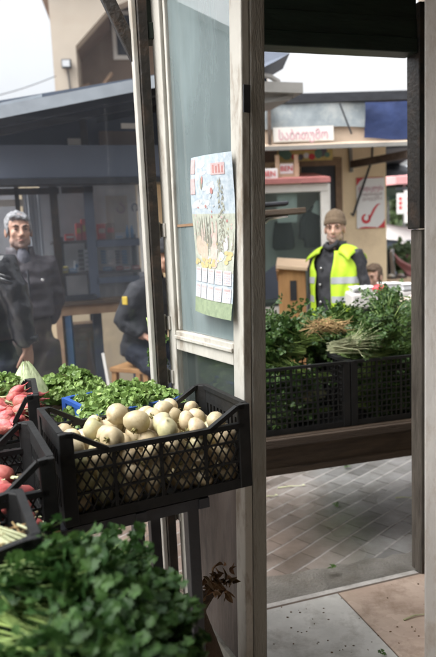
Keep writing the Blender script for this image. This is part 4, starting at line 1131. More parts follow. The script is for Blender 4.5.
# clerestory
ps, pz = s_of(85, 145, .05); m = MB(); m.bar(SP(ps, .07, zf1 - .05), SP(ps, .07, zf1 + .30), .055, .05); m.build('roof_post', 'dark_frame', shop)
q0, z0 = s_of(136, 123, .03); q1, z1 = s_of(141, 146, .03)
m = MB(); m.wall(SP(q0, .03), SP(q0 + .045, .03), zf1, z0, .03); m.wall(SP(q0 - .12, .031), SP(q0 - .002, .031), z0 - .04, z0 - .002, .025); m.build('clerestory_frame', 'off_white', shop)
m = MB(); m.prism([SP(-1.2, .4, zf1 - .1), SP(2.3, .4, zf1 - .1), SP(2.3, .4, zf1 + .75), SP(-1.2, .4, zf1 + .10)], DN * .03); m.build('clerestory_back', 'blue_grey_metal', shop)
a0_, za = s_of(99, 131, .3); a1_, zb = s_of(136, 143, .3)
m = MB(); m.wall(SP(a0_, .3), SP(a1_, .3), zb - .02, za, .08); m.build('stored_board', 'brown_render', shop)
a0_, za = s_of(68, 138, .3); a1_, zb = s_of(84, 146, .3)
m = MB(); m.wall(SP(a0_, .32), SP(a1_, .32), zb, za, .04); m.build('stored_board', 'off_white', shop)
# glazing behind the fascia
GN = .22
zh = zf0 - .03
def sv(px, w, name='mullion', mat='blue_grey_metal', z0=GZ, z1=None, n=GN, t=.05):
    s, _ = s_of(px, 280, n); m = MB(); m.wall(SP(s - w / 2, n), SP(s + w / 2, n), z0, zh if z1 is None else z1, t); return m.build(name, mat, shop)
sv(60, .06, mat='dark_frame'); sv(94.5, .075); sv(-20, .06); sv(24, .035, mat='dark_frame')
sv(146, .05, 'door_post', 'off_white', n=GN - .06); sv(149, .03, 'door_post', 'white_paint', n=GN - .04)
def shz(px0, px1, py, h, mat='blue_grey_metal', name='rail', n=GN, t=.045):
    a, z = s_of(px0, py, n); b, _ = s_of(px1, py, n); m = MB(); m.wall(SP(a, n), SP(b, n), z - h / 2, z + h / 2, t); return m.build(name, mat, shop)
shz(-60, 59, 193, .05, 'dark_frame'); shz(61.5, 93, 190, .05, 'dark_frame')
shz(97, 145, 244, .055, name='door_rail'); shz(97, 145, 281, .05, name='door_rail')
ds0, _ = s_of(96.5, 280, GN); ds1, _ = s_of(144, 280, GN)
m = MB(); m.wall(SP(ds0, GN + .02), SP(ds1, GN + .02), GZ + .1, zh, .005); m.build('door_pane', 'shop_glass', shop)
g0, _ = s_of(62, 280, GN); g1, _ = s_of(92.5, 280, GN)
m = MB(); m.wall(SP(g0 - 1.9, GN + .02), SP(g0 - .04, GN + .02), 1.0, zh, .005); m.build('window_pane', 'shop_glass', shop)
m = MB(); m.wall(SP(g0, GN + .02), SP(g1, GN + .02), .3, zh, .005); m.build('window_pane', 'shop_glass', shop)
# glass lettering, paper sheet
s, z = s_of(120.5, 207, GN); text('lettering', 'ა', 'dark_print', .17, shop, SP(s, GN - .004, z), DX, (0, 0, 1), mirror=False)
s, z = s_of(134.5, 207, GN); text('lettering', 'ი', 'blue_grey_metal', .12, shop, SP(s, GN - .004, z), DX, (0, 0, 1), mirror=False)
a, z1 = s_of(105, 196, GN + .3); b, z0 = s_of(129, 232, GN + .3); m = MB(); m.wall(SP(a, GN + .3), SP(b, GN + .3), z0, z1, .004); m.build('notice_sheet', 'sheet_tan', shop)
# interior: back wall, side walls, floor, curtain, ceiling
m = MB(); m.wall(SP(-1.2, 1.7), SP(2.3, 1.7), GZ, zf1, .05); m.build('back_wall', 'shop_back', shop)
m = MB(); m.wall(SP(2.25, GN), SP(2.25, 1.7), GZ, zf1 + .6, .05); m.build('side_wall', 'cream_render', shop)
m = MB(); m.wall(SP(-1.2, GN), SP(-1.2, 1.7), GZ, zf1, -.05); m.build('side_wall', 'cream_render', shop)
m = MB(); m.prism([SP(-1.2, GN, GZ + .005), SP(2.2, GN, GZ + .005), SP(2.2, 1.7, GZ + .005), SP(-1.2, 1.7, GZ + .005)], (0, 0, .03)); m.build('shop_floor', 'wet_concrete', shop)
c0_, _ = s_of(26, 230, GN + .1); c1_, _ = s_of(90, 230, GN + .1); m = MB(); nS = 60; vs = []
for i in range(nS + 1):
    s = lerp(c0_, c1_, i / nS); dn = GN + .52 + .02 * math.sin(i * 1.9) + .012 * math.sin(i * .7)
    vs += [SP(s, dn, 1.35), SP(s, dn, zh - .02)]
m.add(vs, [(2 * i, 2 * i + 2, 2 * i + 3, 2 * i + 1) for i in range(nS)]); m.build('curtain', 'curtain', shop, smooth=True)
a, z1 = s_of(-10, 200, GN + .3); b, z0 = s_of(24, 206, GN + .3); m = MB(); m.wall(SP(a, GN + .3), SP(b, GN + .3), z0, z1, .03); m.build('lamp_box', 'sheet_tan', shop)

# shelf unit with goods
n_s = GN + .14
a, zA = s_of(52, 243, n_s); b, _ = s_of(146, 243, n_s); _, zB = s_of(70, 274.5, n_s); _, zB2 = s_of(120, 275, n_s)
shf = thing('shelf_unit', 'open shelf unit of two dark boards stocked with packets inside the left shop', 'shelf', SP((a + b) / 2, n_s, zB))
for z in (zA, zB):
    m = MB(); m.prism([SP(a, n_s, z - .012), SP(b, n_s, z - .012), SP(b, n_s + .28, z - .012), SP(a, n_s + .28, z - .012)], (0, 0, .022)); m.build('shelf_board', 'dark_wood', shf)
for px in (64, 92, 140):
    s, _ = s_of(px, 260, n_s); m = MB(); m.bar(SP(s, n_s + .26, .75), SP(s, n_s + .26, zA + .05), .05, .04); m.build('upright', 'dark_metal', shf)
m = MB(); m.wall(SP(a - .05, n_s + .34), SP(b, n_s + .34), .95, zA + .6, .01); m.build('back_panel', 'shop_panel', shf)
GD = 'goods on the shelves inside the left shop'
def goods(kind, lab, mat, px0, px1, pyt, z, dep=.1, nn=.04, matt=None, shape='box'):
    s0_, zt = s_of(px0, pyt, n_s + nn); s1_, _ = s_of(px1, pyt, n_s + nn)
    t = thing(kind, lab, {'carton': 'box', 'packet': 'packet', 'bottle': 'bottle', 'bag': 'bag'}[kind], SP((s0_ + s1_) / 2, n_s + nn, z + .012), A17, GD)
    w = s1_ - s0_; h = max(.03, zt - z - .012)
    m = MB()
    if shape == 'box':
        m.box((0, dep / 2, h / 2), (w, dep, h)); m.build('box', mat, t, world=False, bevel=.003)
        m = MB(); m.box((0, -.0015, h * .55), (w * .8, .003, h * .3)); m.build('print', matt or 'off_white', t, world=False)
    else:
        r_ = w / 2
        m.tube([(0, dep / 2, 0), (0, dep / 2, h * .62), (0, dep / 2, h * .78), (0, dep / 2, h * .92)], [r_, r_, r_ * .45, r_ * .4], 12); m.build('bottle', mat, t, world=False, smooth=True)
        m = MB(); m.tube([(0, dep / 2, h * .92), (0, dep / 2, h)], [r_ * .5, r_ * .5], 10); m.build('cap', matt or 'white_pack', t, world=False)
    return t
for i, (k, lb, mt_, p0, p1, py, z, m2, sh_) in enumerate((
    ('carton', 'low red box at the left end of the top shelf', 'red_carton', 65, 74, 234, zA, 'off_white', 'box'), ('carton', 'tall red box beside the shop mullion on the top shelf', 'red_carton', 75.5, 80.5, 223, zA, 'badge_yellow', 'box'),
    ('carton', 'tallest red box on the top shelf', 'red_carton', 81, 89.5, 219, zA, 'badge_yellow', 'box'), ('carton', 'red and tan box behind the shop door glass', 'red_carton', 97.5, 105, 224, zA, 'sheet_tan', 'box'), ('carton', 'brown box behind the shop door glass', 'cardboard', 106, 114, 223, zA, 'red_carton', 'box'),
    ('bag', 'crumpled pale blue packet on the top shelf behind the door glass', 'white_pack', 115, 123, 236, zA, 'blue_pack', 'box'), ('bottle', 'left of the two blue bottles on the top shelf', 'blue_pack', 126, 129.5, 225, zA, 'blue_pack', 'bot'), ('bottle', 'right of the two blue bottles on the top shelf', 'blue_pack', 130.5, 134, 224, zA, 'white_pack', 'bot'),
    ('packet', 'yellow packet on the lower shelf', 'yellow_pack', 61, 68, 267, zB, 'off_white', 'box'), ('packet', 'blue packet beside the yellow one on the lower shelf', 'blue_pack', 69, 77, 269, zB, 'white_pack', 'box'), ('packet', 'upright white packet on the lower shelf', 'white_pack', 74.5, 78, 261, zB, 'blue_pack', 'box'),
    ('bottle', 'white bottle at the right end of the lower shelf by the mullion', 'white_pack', 88.5, 91.5, 255, zB, 'dark_metal', 'bot'), ('packet', 'red packet on the lower shelf behind the door glass', 'red_carton', 117, 123, 268, zB, 'off_white', 'box'), ('packet', 'flat white packet on the lower shelf behind the door glass', 'white_pack', 124, 130, 271, zB, 'red_carton', 'box'),
    ('packet', 'blue packet on the lower shelf behind the door glass', 'blue_pack', 104, 112, 269, zB, 'off_white', 'box'), ('packet', 'red packet near the seated man at the end of the lower shelf', 'red_carton', 133, 140, 268, zB, 'off_white', 'box'))):
    goods(k, lb, mt_, p0, p1, py, z, dep=.09, nn=.02 if i != 10 else .13, matt=m2, shape=sh_)
# hanging strips of small packets
for i, px in enumerate((80.5, 86, 103, 110, 117, 124)):
    s, z1 = s_of(px, 249 if i < 2 else 250, n_s + .1); _, z0 = s_of(px, 271 if i < 2 else 264, n_s + .1)
    t = thing('packet_strip', ['hanging strip of small packets, left of the pair by the shop mullion', 'hanging strip of small packets, right of the pair by the shop mullion', 'hanging packet strip behind the left edge of the door glass', 'second hanging packet strip behind the shop door glass', 'third hanging packet strip behind the shop door glass', 'hanging packet strip nearest the seated man'][i], 'packets', SP(s, n_s + .1, z1), A17, GD)
    m = MB(); nP = 5
    for k in range(nP): m.box((0, 0, -(k + .5) * (z1 - z0) / nP), (.045, .02, (z1 - z0) / nP * .72))
    m.build('packets', ['dark_metal', 'white_pack', 'blue_pack', 'white_pack', 'blue_grey_metal', 'blue_pack'][i], t, world=False, bevel=.004)
    m = MB(); m.bar((0, .012, 0), (0, .012, -(z1 - z0)), .004, .002); m.build('strip', 'dark_metal', t, world=False)

# counter table in the shop doorway
n_t = -.02
a, z = s_of(56, 303, n_t); b, _ = s_of(93, 304, n_t)
ct = thing('work_table', 'brown wooden table with blue legs in front of the left shop window', 'table', SP((a + b) / 2, n_t, GZ))
m = MB(); m.prism([SP(a, n_t, z - .03), SP(b + .4, n_t, z - .03), SP(b + .4, n_t + .22, z - .03), SP(a, n_t + .22, z - .03)], (0, 0, .03)); m.build('tabletop', 'dark_wood', ct)
m = MB(); m.wall(SP(a + .02, n_t + .02), SP(b + .38, n_t + .02), z - .11, z - .032, .02); m.build('apron', 'brown_frame', ct)
for px in (61, 70):
    s, _ = s_of(px, 330, n_t); m = MB(); m.bar(SP(s, n_t + .05, GZ), SP(s, n_t + .05, z - .112), .055, .05); m.build('leg', 'blue_paint' if px == 70 else 'brown_frame', ct)
m = MB(); m.bar(SP(b + .35, n_t + .18, GZ), SP(b + .35, n_t + .18, z - .032), .05, .05); m.build('leg', 'blue_paint', ct)
tz2 = z
s, _ = s_of(76, 299, n_t)
t = thing('tray', 'flat black tray lying on the brown shop table', 'tray', SP(s, .1, tz2 + .002), A17)
m = MB(); m.box((0, 0, .006), (.34, .18, .008)); m.build('tray_base', 'dark_metal', t, world=False)
m = MB()
for (x, y, w, d) in ((0, .09, .34, .008), (0, -.09, .34, .008), (.17, 0, .008, .17), (-.17, 0, .008, .17)): m.box((x, y, .018), (w, d, .032))
m.build('rim', 'dark_metal', t, world=False)
s, _ = s_of(86.5, 350, .24); s2, _ = s_of(75, 350, .24); s3, _ = s_of(99, 350, .24); _, zt = s_of(86, 324, .24)
t = thing('cardboard_box', 'large brown cardboard box standing under the shop table', 'box', SP(s, .24, GZ + .03 if False else GZ), A17)
W_ = s3 - s2
m = MB(); m.box((0, .12, (zt - GZ) / 2), (W_, .2, zt - GZ)); m.build('carton', 'cardboard', t, world=False, bevel=.004)
m = MB(); m.box((0, .018, (zt - GZ) * .98), (W_ * .98, .004, .004)); m.box((-.02, .018, (zt - GZ) * .82), (.07, .004, .05)); m.build('label', 'sheet_tan', t, world=False)
# dustpan and brush by the seated man
p = at(113, 372, 4.9); t = thing('dustpan', 'dark long handled dustpan leaning beside the cardboard box', 'dustpan', (p.x, p.y, GZ))
m = MB(); m.bar((0, 0, .12), (-.09, .12, .75), .022, .022); m.build('handle', 'off_white', t, world=False)
m = MB(); m.ell((.02, -.02, .10), (.11, .09, .10)); m.build('pan', 'dark_metal', t, world=False, smooth=True)

# ================================================================== TALL CREAM HOUSE BEHIND
HY = 12.0
hA = R(7)
hp = xy(at(52, 50, HY)); 
HX = Vector((math.cos(R(7)), math.sin(R(7)), 0)); HN = Vector((-HX.y, HX.x, 0))
def HP(s, n=0, z=0): return hp + HX * s + HN * n + Vector((0, 0, z))
def h_of(px, py, n=0):
    d = ray(px, py); t = (HP(0, n) - CAM).dot(HN) / d.dot(HN); p = CAM + d * t
    return (p - HP(0, n)).dot(HX), p.z
house = thing('tall_house', 'tall cream rendered house with an open recessed balcony above the shop roof', 'house', HP(2, 0, GZ))
ztop = h_of(48, 1)[1] + .3
r0, rz0 = h_of(75.5, 46); r1, rz1 = h_of(108, 9); r2, rzb = h_of(76, 90)
rbz = rzb - .6
HR = 3.9
m = MB()
# front wall pieces round the recess: left strip, slanted right top, below
m.prism([HP(0, 0, GZ), HP(r0, 0, GZ), HP(r0, 0, rz0), HP(r1, 0, rz1), HP(r1 + 1.1, 0, ztop + .0), HP(0, 0, ztop)], HN * .3)
m.prism([HP(r0, 0.001, GZ), HP(HR, .001, GZ), HP(HR, .001, rbz), HP(r0, .001, rbz)], HN * .3)
m.prism([HP(r0 + 2.6, .002, rbz), HP(HR, .002, rbz), HP(HR, .002, ztop), HP(r1 + 1.1, .002, ztop), HP(r0 + 2.6, .002, ztop - .4)], HN * .3)
m.build('wall', 'cream_render', house)
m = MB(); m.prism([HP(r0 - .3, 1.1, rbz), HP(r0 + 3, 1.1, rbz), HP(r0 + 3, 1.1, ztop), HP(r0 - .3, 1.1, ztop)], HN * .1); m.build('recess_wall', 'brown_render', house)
m = MB(); m.prism([HP(r0, .3, rbz), HP(r0, 1.1, rbz), HP(r0, 1.1, ztop - .3), HP(r0, .3, rz0 + .2)], HX * -.1); m.build('recess_side', 'cream_render', house)
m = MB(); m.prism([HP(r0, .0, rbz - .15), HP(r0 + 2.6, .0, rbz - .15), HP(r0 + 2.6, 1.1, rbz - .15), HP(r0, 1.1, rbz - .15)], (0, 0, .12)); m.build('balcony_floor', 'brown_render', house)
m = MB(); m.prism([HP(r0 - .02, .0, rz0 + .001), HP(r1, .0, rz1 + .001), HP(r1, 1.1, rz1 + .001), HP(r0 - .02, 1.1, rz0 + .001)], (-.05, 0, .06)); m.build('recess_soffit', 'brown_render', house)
m = MB(); m.prism([HP(-.2, -.12, ztop), HP(HR + .2, -.12, ztop), HP(HR + .2, 5, ztop), HP(-.2, 5, ztop)], (0, 0, .16)); m.build('eave', 'brown_frame', house)
m = MB(); m.prism([HP(0, .3, GZ), HP(0, 5, GZ), HP(0, 5, ztop), HP(0, .3, ztop)], HX * .25); m.build('side_wall', 'cream_render', house)
wx, wz = h_of(112, 33, 1.08)
wf = MB(); wf.wall(HP(wx, 1.06), HP(wx + .6, 1.06), wz - .5, wz + .4, .03); wo = wf.build('window', 'off_white', house)
m = MB(); m.wall(HP(wx + .08, 1.05), HP(wx + .52, 1.05), wz - .42, wz + .32, .02); m.build('pane', 'dark_metal', wo)
# more windows, beyond the door leaf
for k in range(0):
    m = MB(); m.wall(HP(4.1 + 2.3 * k, -.03), HP(5.2 + 2.3 * k, -.03), 4.2, 5.6, .05); wo = m.build('window', 'off_white', house)
    m = MB(); m.wall(HP(4.2 + 2.3 * k, -.034), HP(5.1 + 2.3 * k, -.034), 4.3, 5.5, .03); m.build('pane', 'dark_metal', wo)
lx, lz = h_of(67, 65)
fl = thing('flood_lamp', 'small dark floodlight fixed to the cream house wall', 'lamp', HP(lx, -.05, lz))
m = MB(); m.box((0, -.02, 0), (.17, .09, .15), rz=hA); m.build('housing', 'dark_metal', fl, world=False, bevel=.01)
m = MB(); m.bar((0, .03, -.08), (.02, .03, -.45), .02, .02); m.build('bracket', 'dark_metal', fl, world=False)
m = MB(); m.box((0, -.068, 0), (.13, .004, .11), rz=hA); m.build('lens', 'plastic_wrap', fl, world=False)
# bits of board on the parapet
for i, (px, py, w, ang, lb) in enumerate(((72, 92, .7, 20, 'loose brown board lying at the foot of the balcony opening'), (104, 84, .5, 50, 'broken stick leaning up in the balcony opening'))):
    s, z = h_of(px, py, .35); t = thing('loose_board', lb, 'board', HP(s, .35, z)); m = MB()
    m.box((0, 0, 0), (w, .1, .05), rot=Euler((0, R(-ang), hA)).to_matrix()); m.build('board', 'brown_frame', t, world=False)
# overhead wire
t = thing('overhead_wire', 'thin wire crossing the white sky at the upper left', 'wire', at(0, 95, 11))
m = MB(); A_ = at(-40, 103, 10); B_ = at(56, 76, 11.8); m.tube([A_.lerp(B_, k / 10) - Vector((0, 0, .05 * math.sin(math.pi * k / 10))) for k in range(11)], .007, 5); m.build('cable', 'dark_metal', t)

# ================================================================== RIGHT KIOSK
KY = 6.9
kp = xy(at(386.5, 220, KY))
KX = Vector((math.cos(R(4)), math.sin(R(4)), 0)); KN = Vector((-KX.y, KX.x, 0))
def KP(s, n=0, z=0): return kp + KX * s + KN * n + Vector((0, 0, z))
def k_of(px, py, n=0):
    d = ray(px, py); t = (KP(0, n) - CAM).dot(KN) / d.dot(KN); p = CAM + d * t
    return (p - KP(0, n)).dot(KX), p.z
ki = thing('kiosk', 'cream walled market kiosk with a tarpaulin band under its flat roof', 'kiosk', KP(-1.5, 0, GZ))
zr = k_of(350, 97)[1]
m = MB(); m.wall(KP(-4.4, 0), KP(0, 0), GZ, zr, .15); m.wall(KP(0, .152), KP(0, 3), GZ, zr, .15); m.build('wall', 'kiosk_render', ki)
# canopy with tarpaulin band in front
CN = -.65
ca0, cz_b = k_of(258, 147.5, CN); ca1, cz_b1 = k_of(411, 149.5, CN); _, cz_t = k_of(330, 100, CN)
ca0 -= 1.6; ca1 += .9
m = MB(); m.prism([KP(ca0, CN - .12, cz_b - .03), KP(ca1, CN - .12, cz_b - .03), KP(ca1, -.01, cz_b + .14), KP(ca0, -.01, cz_b + .14)], (0, 0, .025)); m.build('canopy', 'sheet_tan', ki)
m = MB(); m.bar(KP(ca0, CN - .13, cz_b - .032), KP(ca1, CN - .13, cz_b - .032), .03, .035); m.build('canopy_edge', 'grey_trim', ki)
sB0, zB0 = k_of(364, 137, CN - .02); 
def sheet(mb, s0, s1, z0, z1, n, amp, seed, nx=40, nz=8):
    r = random.Random(seed); ph = [r.uniform(0, 6) for _ in range(4)]; vs = []
    for j in range(nz + 1):
        for i in range(nx + 1):
            s = lerp(s0, s1, i / nx); z = lerp(z0, z1, j / nz)
            o = amp * (math.sin(s * 5 + ph[0] + z * 3) + .6 * math.sin(s * 11 + z * 9 + ph[1]) + .4 * math.sin(z * 17 + s * 4 + ph[2]))
            vs.append(KP(s, n + o, z + (amp * .8 * math.sin(s * 8 + ph[3]) if j == 0 else 0)))
    mb.add(vs, [(j * (nx + 1) + i, j * (nx + 1) + i + 1, (j + 1) * (nx + 1) + i + 1, (j + 1) * (nx + 1) + i) for j in range(nz) for i in range(nx)])
_, zt1 = k_of(320, 103, CN); _, zt0 = k_of(320, 128, CN)
m = MB(); sheet(m, ca0, sB0 + .05, zt0, zt1, CN, .010, 4); m.build('tarpaulin', 'tarp_silver', ki, smooth=True)
_, zb1 = k_of(388, 103, CN); _, zb0 = k_of(388, 139, CN)
m = MB(); sheet(m, sB0, ca1, zb0, zb1, CN - .05, .022, 5); m.build('tarpaulin', 'tarp_blue', ki, smooth=True)
m = MB(); m.wall(KP(ca0, CN + .03), KP(ca1, CN + .03), cz_b + .015, zt1 + .02, .04); m.build('fascia', 'sheet_tan', ki)
m = MB(); m.prism([KP(ca0 - .1, CN + .04, zt1 + .05), KP(ca1 + .1, CN + .04, zt1 + .05), KP(ca1 + .1, 3, zr + .1), KP(ca0 - .1, 3, zr + .1)], (0, 0, .05)); m.build('roof', 'dark_metal', ki)
m = MB(); m.wall(KP(ca0 - .05, CN - .02), KP(ca1, CN - .02), zt1 + .004, zt1 + .048, .05); m.build('roof_edge', 'dark_metal', ki)
sx0, z1 = k_of(273, 127.5, CN - .06); sx1, z0 = k_of(334, 140, CN - .06)
sg = thing('shop_sign', 'white strip sign with pink Georgian lettering under the grey tarpaulin', 'sign', KP((sx0 + sx1) / 2, CN - .05, (z0 + z1) / 2))
m = MB(); m.wall(KP(sx0, CN - .055), KP(sx1, CN - .055), z0, z1, .012); m.build('board', 'off_white', sg)
sx, sz = k_of(302, 133.5, CN - .06); text('lettering', 'საბითუმო', 'pink_print', .125, sg, KP(sx + .012, CN - .058, sz - .015), KX, (0, 0, 1), width=.46)
# strings across the tarpaulin
for i, (p0, p1) in enumerate((((340, 103), (352, 134)), ((269, 101), (270, 147)))):
    a, za = k_of(*p0, CN - .06); b, zb = k_of(*p1, CN - .06); m = MB(); m.bar(KP(a, CN - .05, za), KP(b, CN - .05, zb), .014 if i == 0 else .05, .012 if i == 0 else .03); m.build('tie' if i == 0 else 'canopy_post', 'dark_metal' if i == 0 else 'rusty_metal', ki)
# brackets under the canopy
a, za = k_of(350, 153, -.03); b, zb = k_of(351.5, 172, -.03)
m = MB(); m.bar(KP(a, -.02, za + .12), KP(b, -.02, zb), .07, .03); m.build('bracket_plate', 'grey_trim', ki)
b0 = KP(*(lambda q: (q[0], -.04, q[1]))(k_of(352, 164.5, -.04))); b1 = at(409, 154, 6.15)
m = MB(); m.bar(b0, b1, .05, .07); m.build('bracket', 'rusty_metal', ki)
m = MB(); a = KP(*(lambda q: (q[0], -.05, q[1]))(k_of(372.5, 146, -.05))); b = KP(*(lambda q: (q[0], -.05, q[1]))(k_of(372, 160, -.05))); c = KP(*(lambda q: (q[0], -.05, q[1]))(k_of(353, 216, -.05)))
m.tube([a, b, c, c + Vector((-.02, 0, .03))], .012, 6); m.build('cable', 'dark_metal', ki)
# door frame in the kiosk wall
def kwall(mb, p0, p1, n, t=.05):
    a, z1 = k_of(*p0, n); b, z0 = k_of(*p1, n); mb.wall(KP(a, n), KP(b, n), z0, z1, t)
m = MB(); kwall(m, (300, 159), (342, 165), -.03, .028); a, z = k_of(335.5, 165, -.03); b, _ = k_of(342, 165, -.03); m.wall(KP(a, -.03), KP(b, -.03), GZ, z - .002, .028); m.build('door_frame', 'brown_frame', ki)
a, z = k_of(301, 166, -.012); m = MB(); m.wall(KP(a, -.012), KP(k_of(335, 166, -.012)[0], -.012), GZ, z, .01); m.build('door', 'dark_metal', ki)
# picture banner over the door
b0_, z1 = k_of(256, 145, -.05); b1_, z0 = k_of(332.5, 160, -.05)
bn = thing('picture_banner', 'yellow and brown food picture banner on the kiosk wall above the glass booth', 'banner', KP((b0_ + b1_) / 2, -.05, (z0 + z1) / 2))
bm_, _ = k_of(277, 145, -.05)
m = MB(); m.wall(KP(bm_, -.06), KP(b1_, -.06), z0, z1, .012); m.build('sheet', 'banner_yellow', bn)
m = MB(); m.wall(KP(b0_ - .8, -.06), KP(bm_ - .004, -.06), z0, z1, .012); m.build('sheet', 'brown_render', bn)
m = MB(); rr = random.Random(8)
def dsk(mb, s, z, rx, rz, n, mi, k=14):
    mb.add([KP(s + rx * math.cos(2 * math.pi * i / k), n, z + rz * math.sin(2 * math.pi * i / k)) for i in range(k)], [tuple(range(k))], mi)
wB = b1_ - bm_; hB = z1 - z0
for (fx, fz, rx, rz, mi) in ((.12, .55, .10, .34, 1), (.17, .35, .09, .26, 1), (.80, .55, .10, .36, 0), (.74, .4, .07, .3, 1), (.30, .25, .05, .16, 2), (.42, .22, .05, .18, 0), (.52, .30, .05, .16, 3), (.62, .22, .06, .18, 2), (.9, .3, .05, .15, 1), (.36, .15, .05, .12, 1)):
    dsk(m, bm_ + wB * fx, z0 + hB * fz, rx * wB, rz * hB, -.061 - .0006 * len(m.f) * .5, mi)
m.prism([KP(bm_ + wB * .25, -.068, z0 + hB * .62), KP(bm_ + wB * .70, -.068, z0 + hB * .58), KP(bm_ + wB * .70, -.068, z0 + hB * .74), KP(bm_ + wB * .25, -.068, z0 + hB * .72)], KN * .002, 2)
m.build('food_picture', ['dark_print', 'green_canvas', 'red_print', 'poster_white'], bn)
# poster
p0_, z1 = k_of(356.5, 178, -.02); p1_, z0 = k_of(385.2, 227.5, -.02)
po = thing('wall_poster', 'white poster with red corners and a red tick on the cream kiosk wall', 'poster', KP((p0_ + p1_) / 2, -.02, (z0 + z1) / 2))
m = MB(); m.wall(KP(p0_, -.016), KP(p1_, -.016), z0, z1, .012); m.build('sheet', 'poster_white', po)
PW, PH = p1_ - p0_, z1 - z0
def PP(x, y, n=.0): return KP(p0_ + x * PW, -.018 - n, z1 - y * PH)
for pts in ([(.0, 0), (.30, 0), (.20, .03), (.10, .08), (.04, .13), (0, .16)], [(1, 1), (.72, 1), (.80, .965), (.89, .92), (.96, .87), (1, .82)],
            [(.05, 1), (.15, .975), (.30, .965), (.5, .975), (.70, .985), (.715, 1)], [(.305, 0), (.97, 0), (.97, .008), (.6, .012), (.305, .01)]):
    m = MB(); m.add([PP(x, y) for x, y in pts], [tuple(range(len(pts)))]); m.build('red_corner', 'red_print', po)
m = MB(); ring = []
k = 22
for i in range(k):
    a = lerp(-.9, 4.6, i / (k - 1)); w = .022 + .03 * math.sin(math.pi * i / (k - 1))
    ring.append(((.33 + (.125 + w) * math.cos(a), .80 + (.075 + w * .6) * math.sin(a)), (.33 + (.125 - w) * math.cos(a), .80 + (.075 - w * .6) * math.sin(a))))
vs = []
for o_, i_ in ring: vs += [PP(*o_), PP(*i_)]
m.add(vs, [(2 * i, 2 * i + 1, 2 * i + 3, 2 * i + 2) for i in range(k - 1)])
m.add([PP(x, y) for x, y in ((.40, .80), (.46, .75), (.60, .60), (.72, .53), (.86, .515), (.74, .56), (.66, .63), (.52, .78), (.46, .845))], [tuple(range(9))])
m.build('tick_mark', 'red_print', po)
text('lettering', 'ფასდაკლება', 'pink_print', .075, po, PP(.5, .215, .002), KX, (0, 0, 1), width=.27)
text('lettering', 'ოფისიდან', 'grey_print', .046, po, PP(.54, .33, .002), KX, (0, 0, 1), width=.22)
text('lettering', 'გაცემა', 'grey_print', .05, po, PP(.56, .41, .002), KX, (0, 0, 1), width=.21)

# ---- grey cornice, awning and pole of the next stall (upper left of the doorway view)
st2 = thing('stall_canopy', 'grey boxed stall roof corner with a dark awning above it, seen past the leaf edge', 'canopy', at(262, 95, 4.9))
a = at(225, 80, 4.9); b = at(303, 82.5, 5.0)
m = MB(); m.prism([a, b, b + Vector((0, 0, -.075)), a + Vector((0, 0, -.075))], DN * .5); m.build('top_board', 'grey_trim', st2)
a = at(225, 90, 4.95); b = at(297, 92, 5.04)
m = MB(); m.prism([a + DN * .02, b + DN * .02, at(292, 99, 5.04) + DN * .02, at(262, 103, 4.98) + DN * .02, at(225, 104, 4.96) + DN * .02], DN * .4); m.build('lower_board', 'grey_trim', st2)
m = MB(); m.tube([at(252, 79, 5.1), at(262, 75, 5.15), at(270, 76.5, 5.2), at(279, 82, 5.25)], .02, 8); m.build('hoop', 'off_white', st2)
m = MB(); m.bar(at(264.5, 62, 5.3), at(265.5, 82, 5.3), .022, .022); m.build('pole', 'blue_paint', st2)
m = MB(); m.prism([at(240, 46, 5.1), at(290, 53, 5.1), at(278, 60, 5.0), at(262, 68, 4.9), at(240, 73, 4.9)], (0, .5, .01)); m.build('awning', 'blue_grey_metal', st2)
m = MB(); m.bar(at(252, 104, 5.0), at(253, 330, 5.0), .05, .05); m.build('post', 'rusty_metal', st2)

# ================================================================== GLASS BOOTH
BY = 6.05
bp_ = xy(at(330, 240, BY))
BX = Vector((math.cos(R(6)), math.sin(R(6)), 0)); BN = Vector((-BX.y, BX.x, 0))
def BP(s, n=0, z=0): return bp_ + BX * s + BN * n + Vector((0, 0, z))
def b_of(px, py, n=0):
    d = ray(px, py); t = (BP(0, n) - CAM).dot(BN) / d.dot(BN); p = CAM + d * t
    return (p - BP(0, n)).dot(BX), p.z
bo = thing('glass_booth', 'white framed glass sales booth with a red sheet roof behind the wooden box', 'booth', BP(-.5, 0, GZ))
_, bz1 = b_of(326, 183); _, bz0 = b_of(326, 191); bl = b_of(240, 190)[0] - .5; pw, _ = b_of(322, 250)
m = MB(); m.wall(BP(bl, 0), BP(0, 0), bz0, bz1, .06); m.build('top_rail', 'off_white', bo, bevel=.005)
m = MB(); m.wall(BP(pw, .001), BP(0, .001), GZ, bz0 - .002, .06); m.build('post', 'off_white', bo, bevel=.005)
m = MB(); m.wall(BP(bl, .001), BP(bl + .07, .001), GZ, bz0 - .002, .06); m.build('post', 'off_white', bo, bevel=.005)
m = MB(); m.prism([BP(bl - .05, -.06, bz1 + .003), BP(.0, -.06, bz1 + .003), BP(.0, .52, bz1 + .10), BP(bl - .05, .52, bz1 + .10)], (0, 0, .045)); m.build('roof', 'red_sheet', bo)
m = MB(); m.wall(BP(bl + .072, .02), BP(pw - .003, .02), .92, bz0 - .003, .006); m.build('glass_pane', 'booth_glass', bo)
m = MB(); m.wall(BP(bl + .072, .003), BP(pw - .003, .003), .0, .918, .05); m.build('lower_panel', 'off_white', bo)
m = MB(); q = [b_of(x, y, -.002) for x, y in ((262, 275), (279, 262), (283, 270), (279, 285), (286, 298), (262, 300))]; m.prism([BP(s, -.006, z) for s, z in q], BN * .008); m.build('dark_decal', 'blue_grey_metal', bo)
m = MB(); m.wall(BP(bl, .40), BP(0, .40), GZ, bz1, .03); m.build('back_wall', 'off_white', bo)
m = MB(); m.wall(BP(0, .062), BP(0, .5), GZ, bz1, -.03); m.build('side_wall', 'off_white', bo)
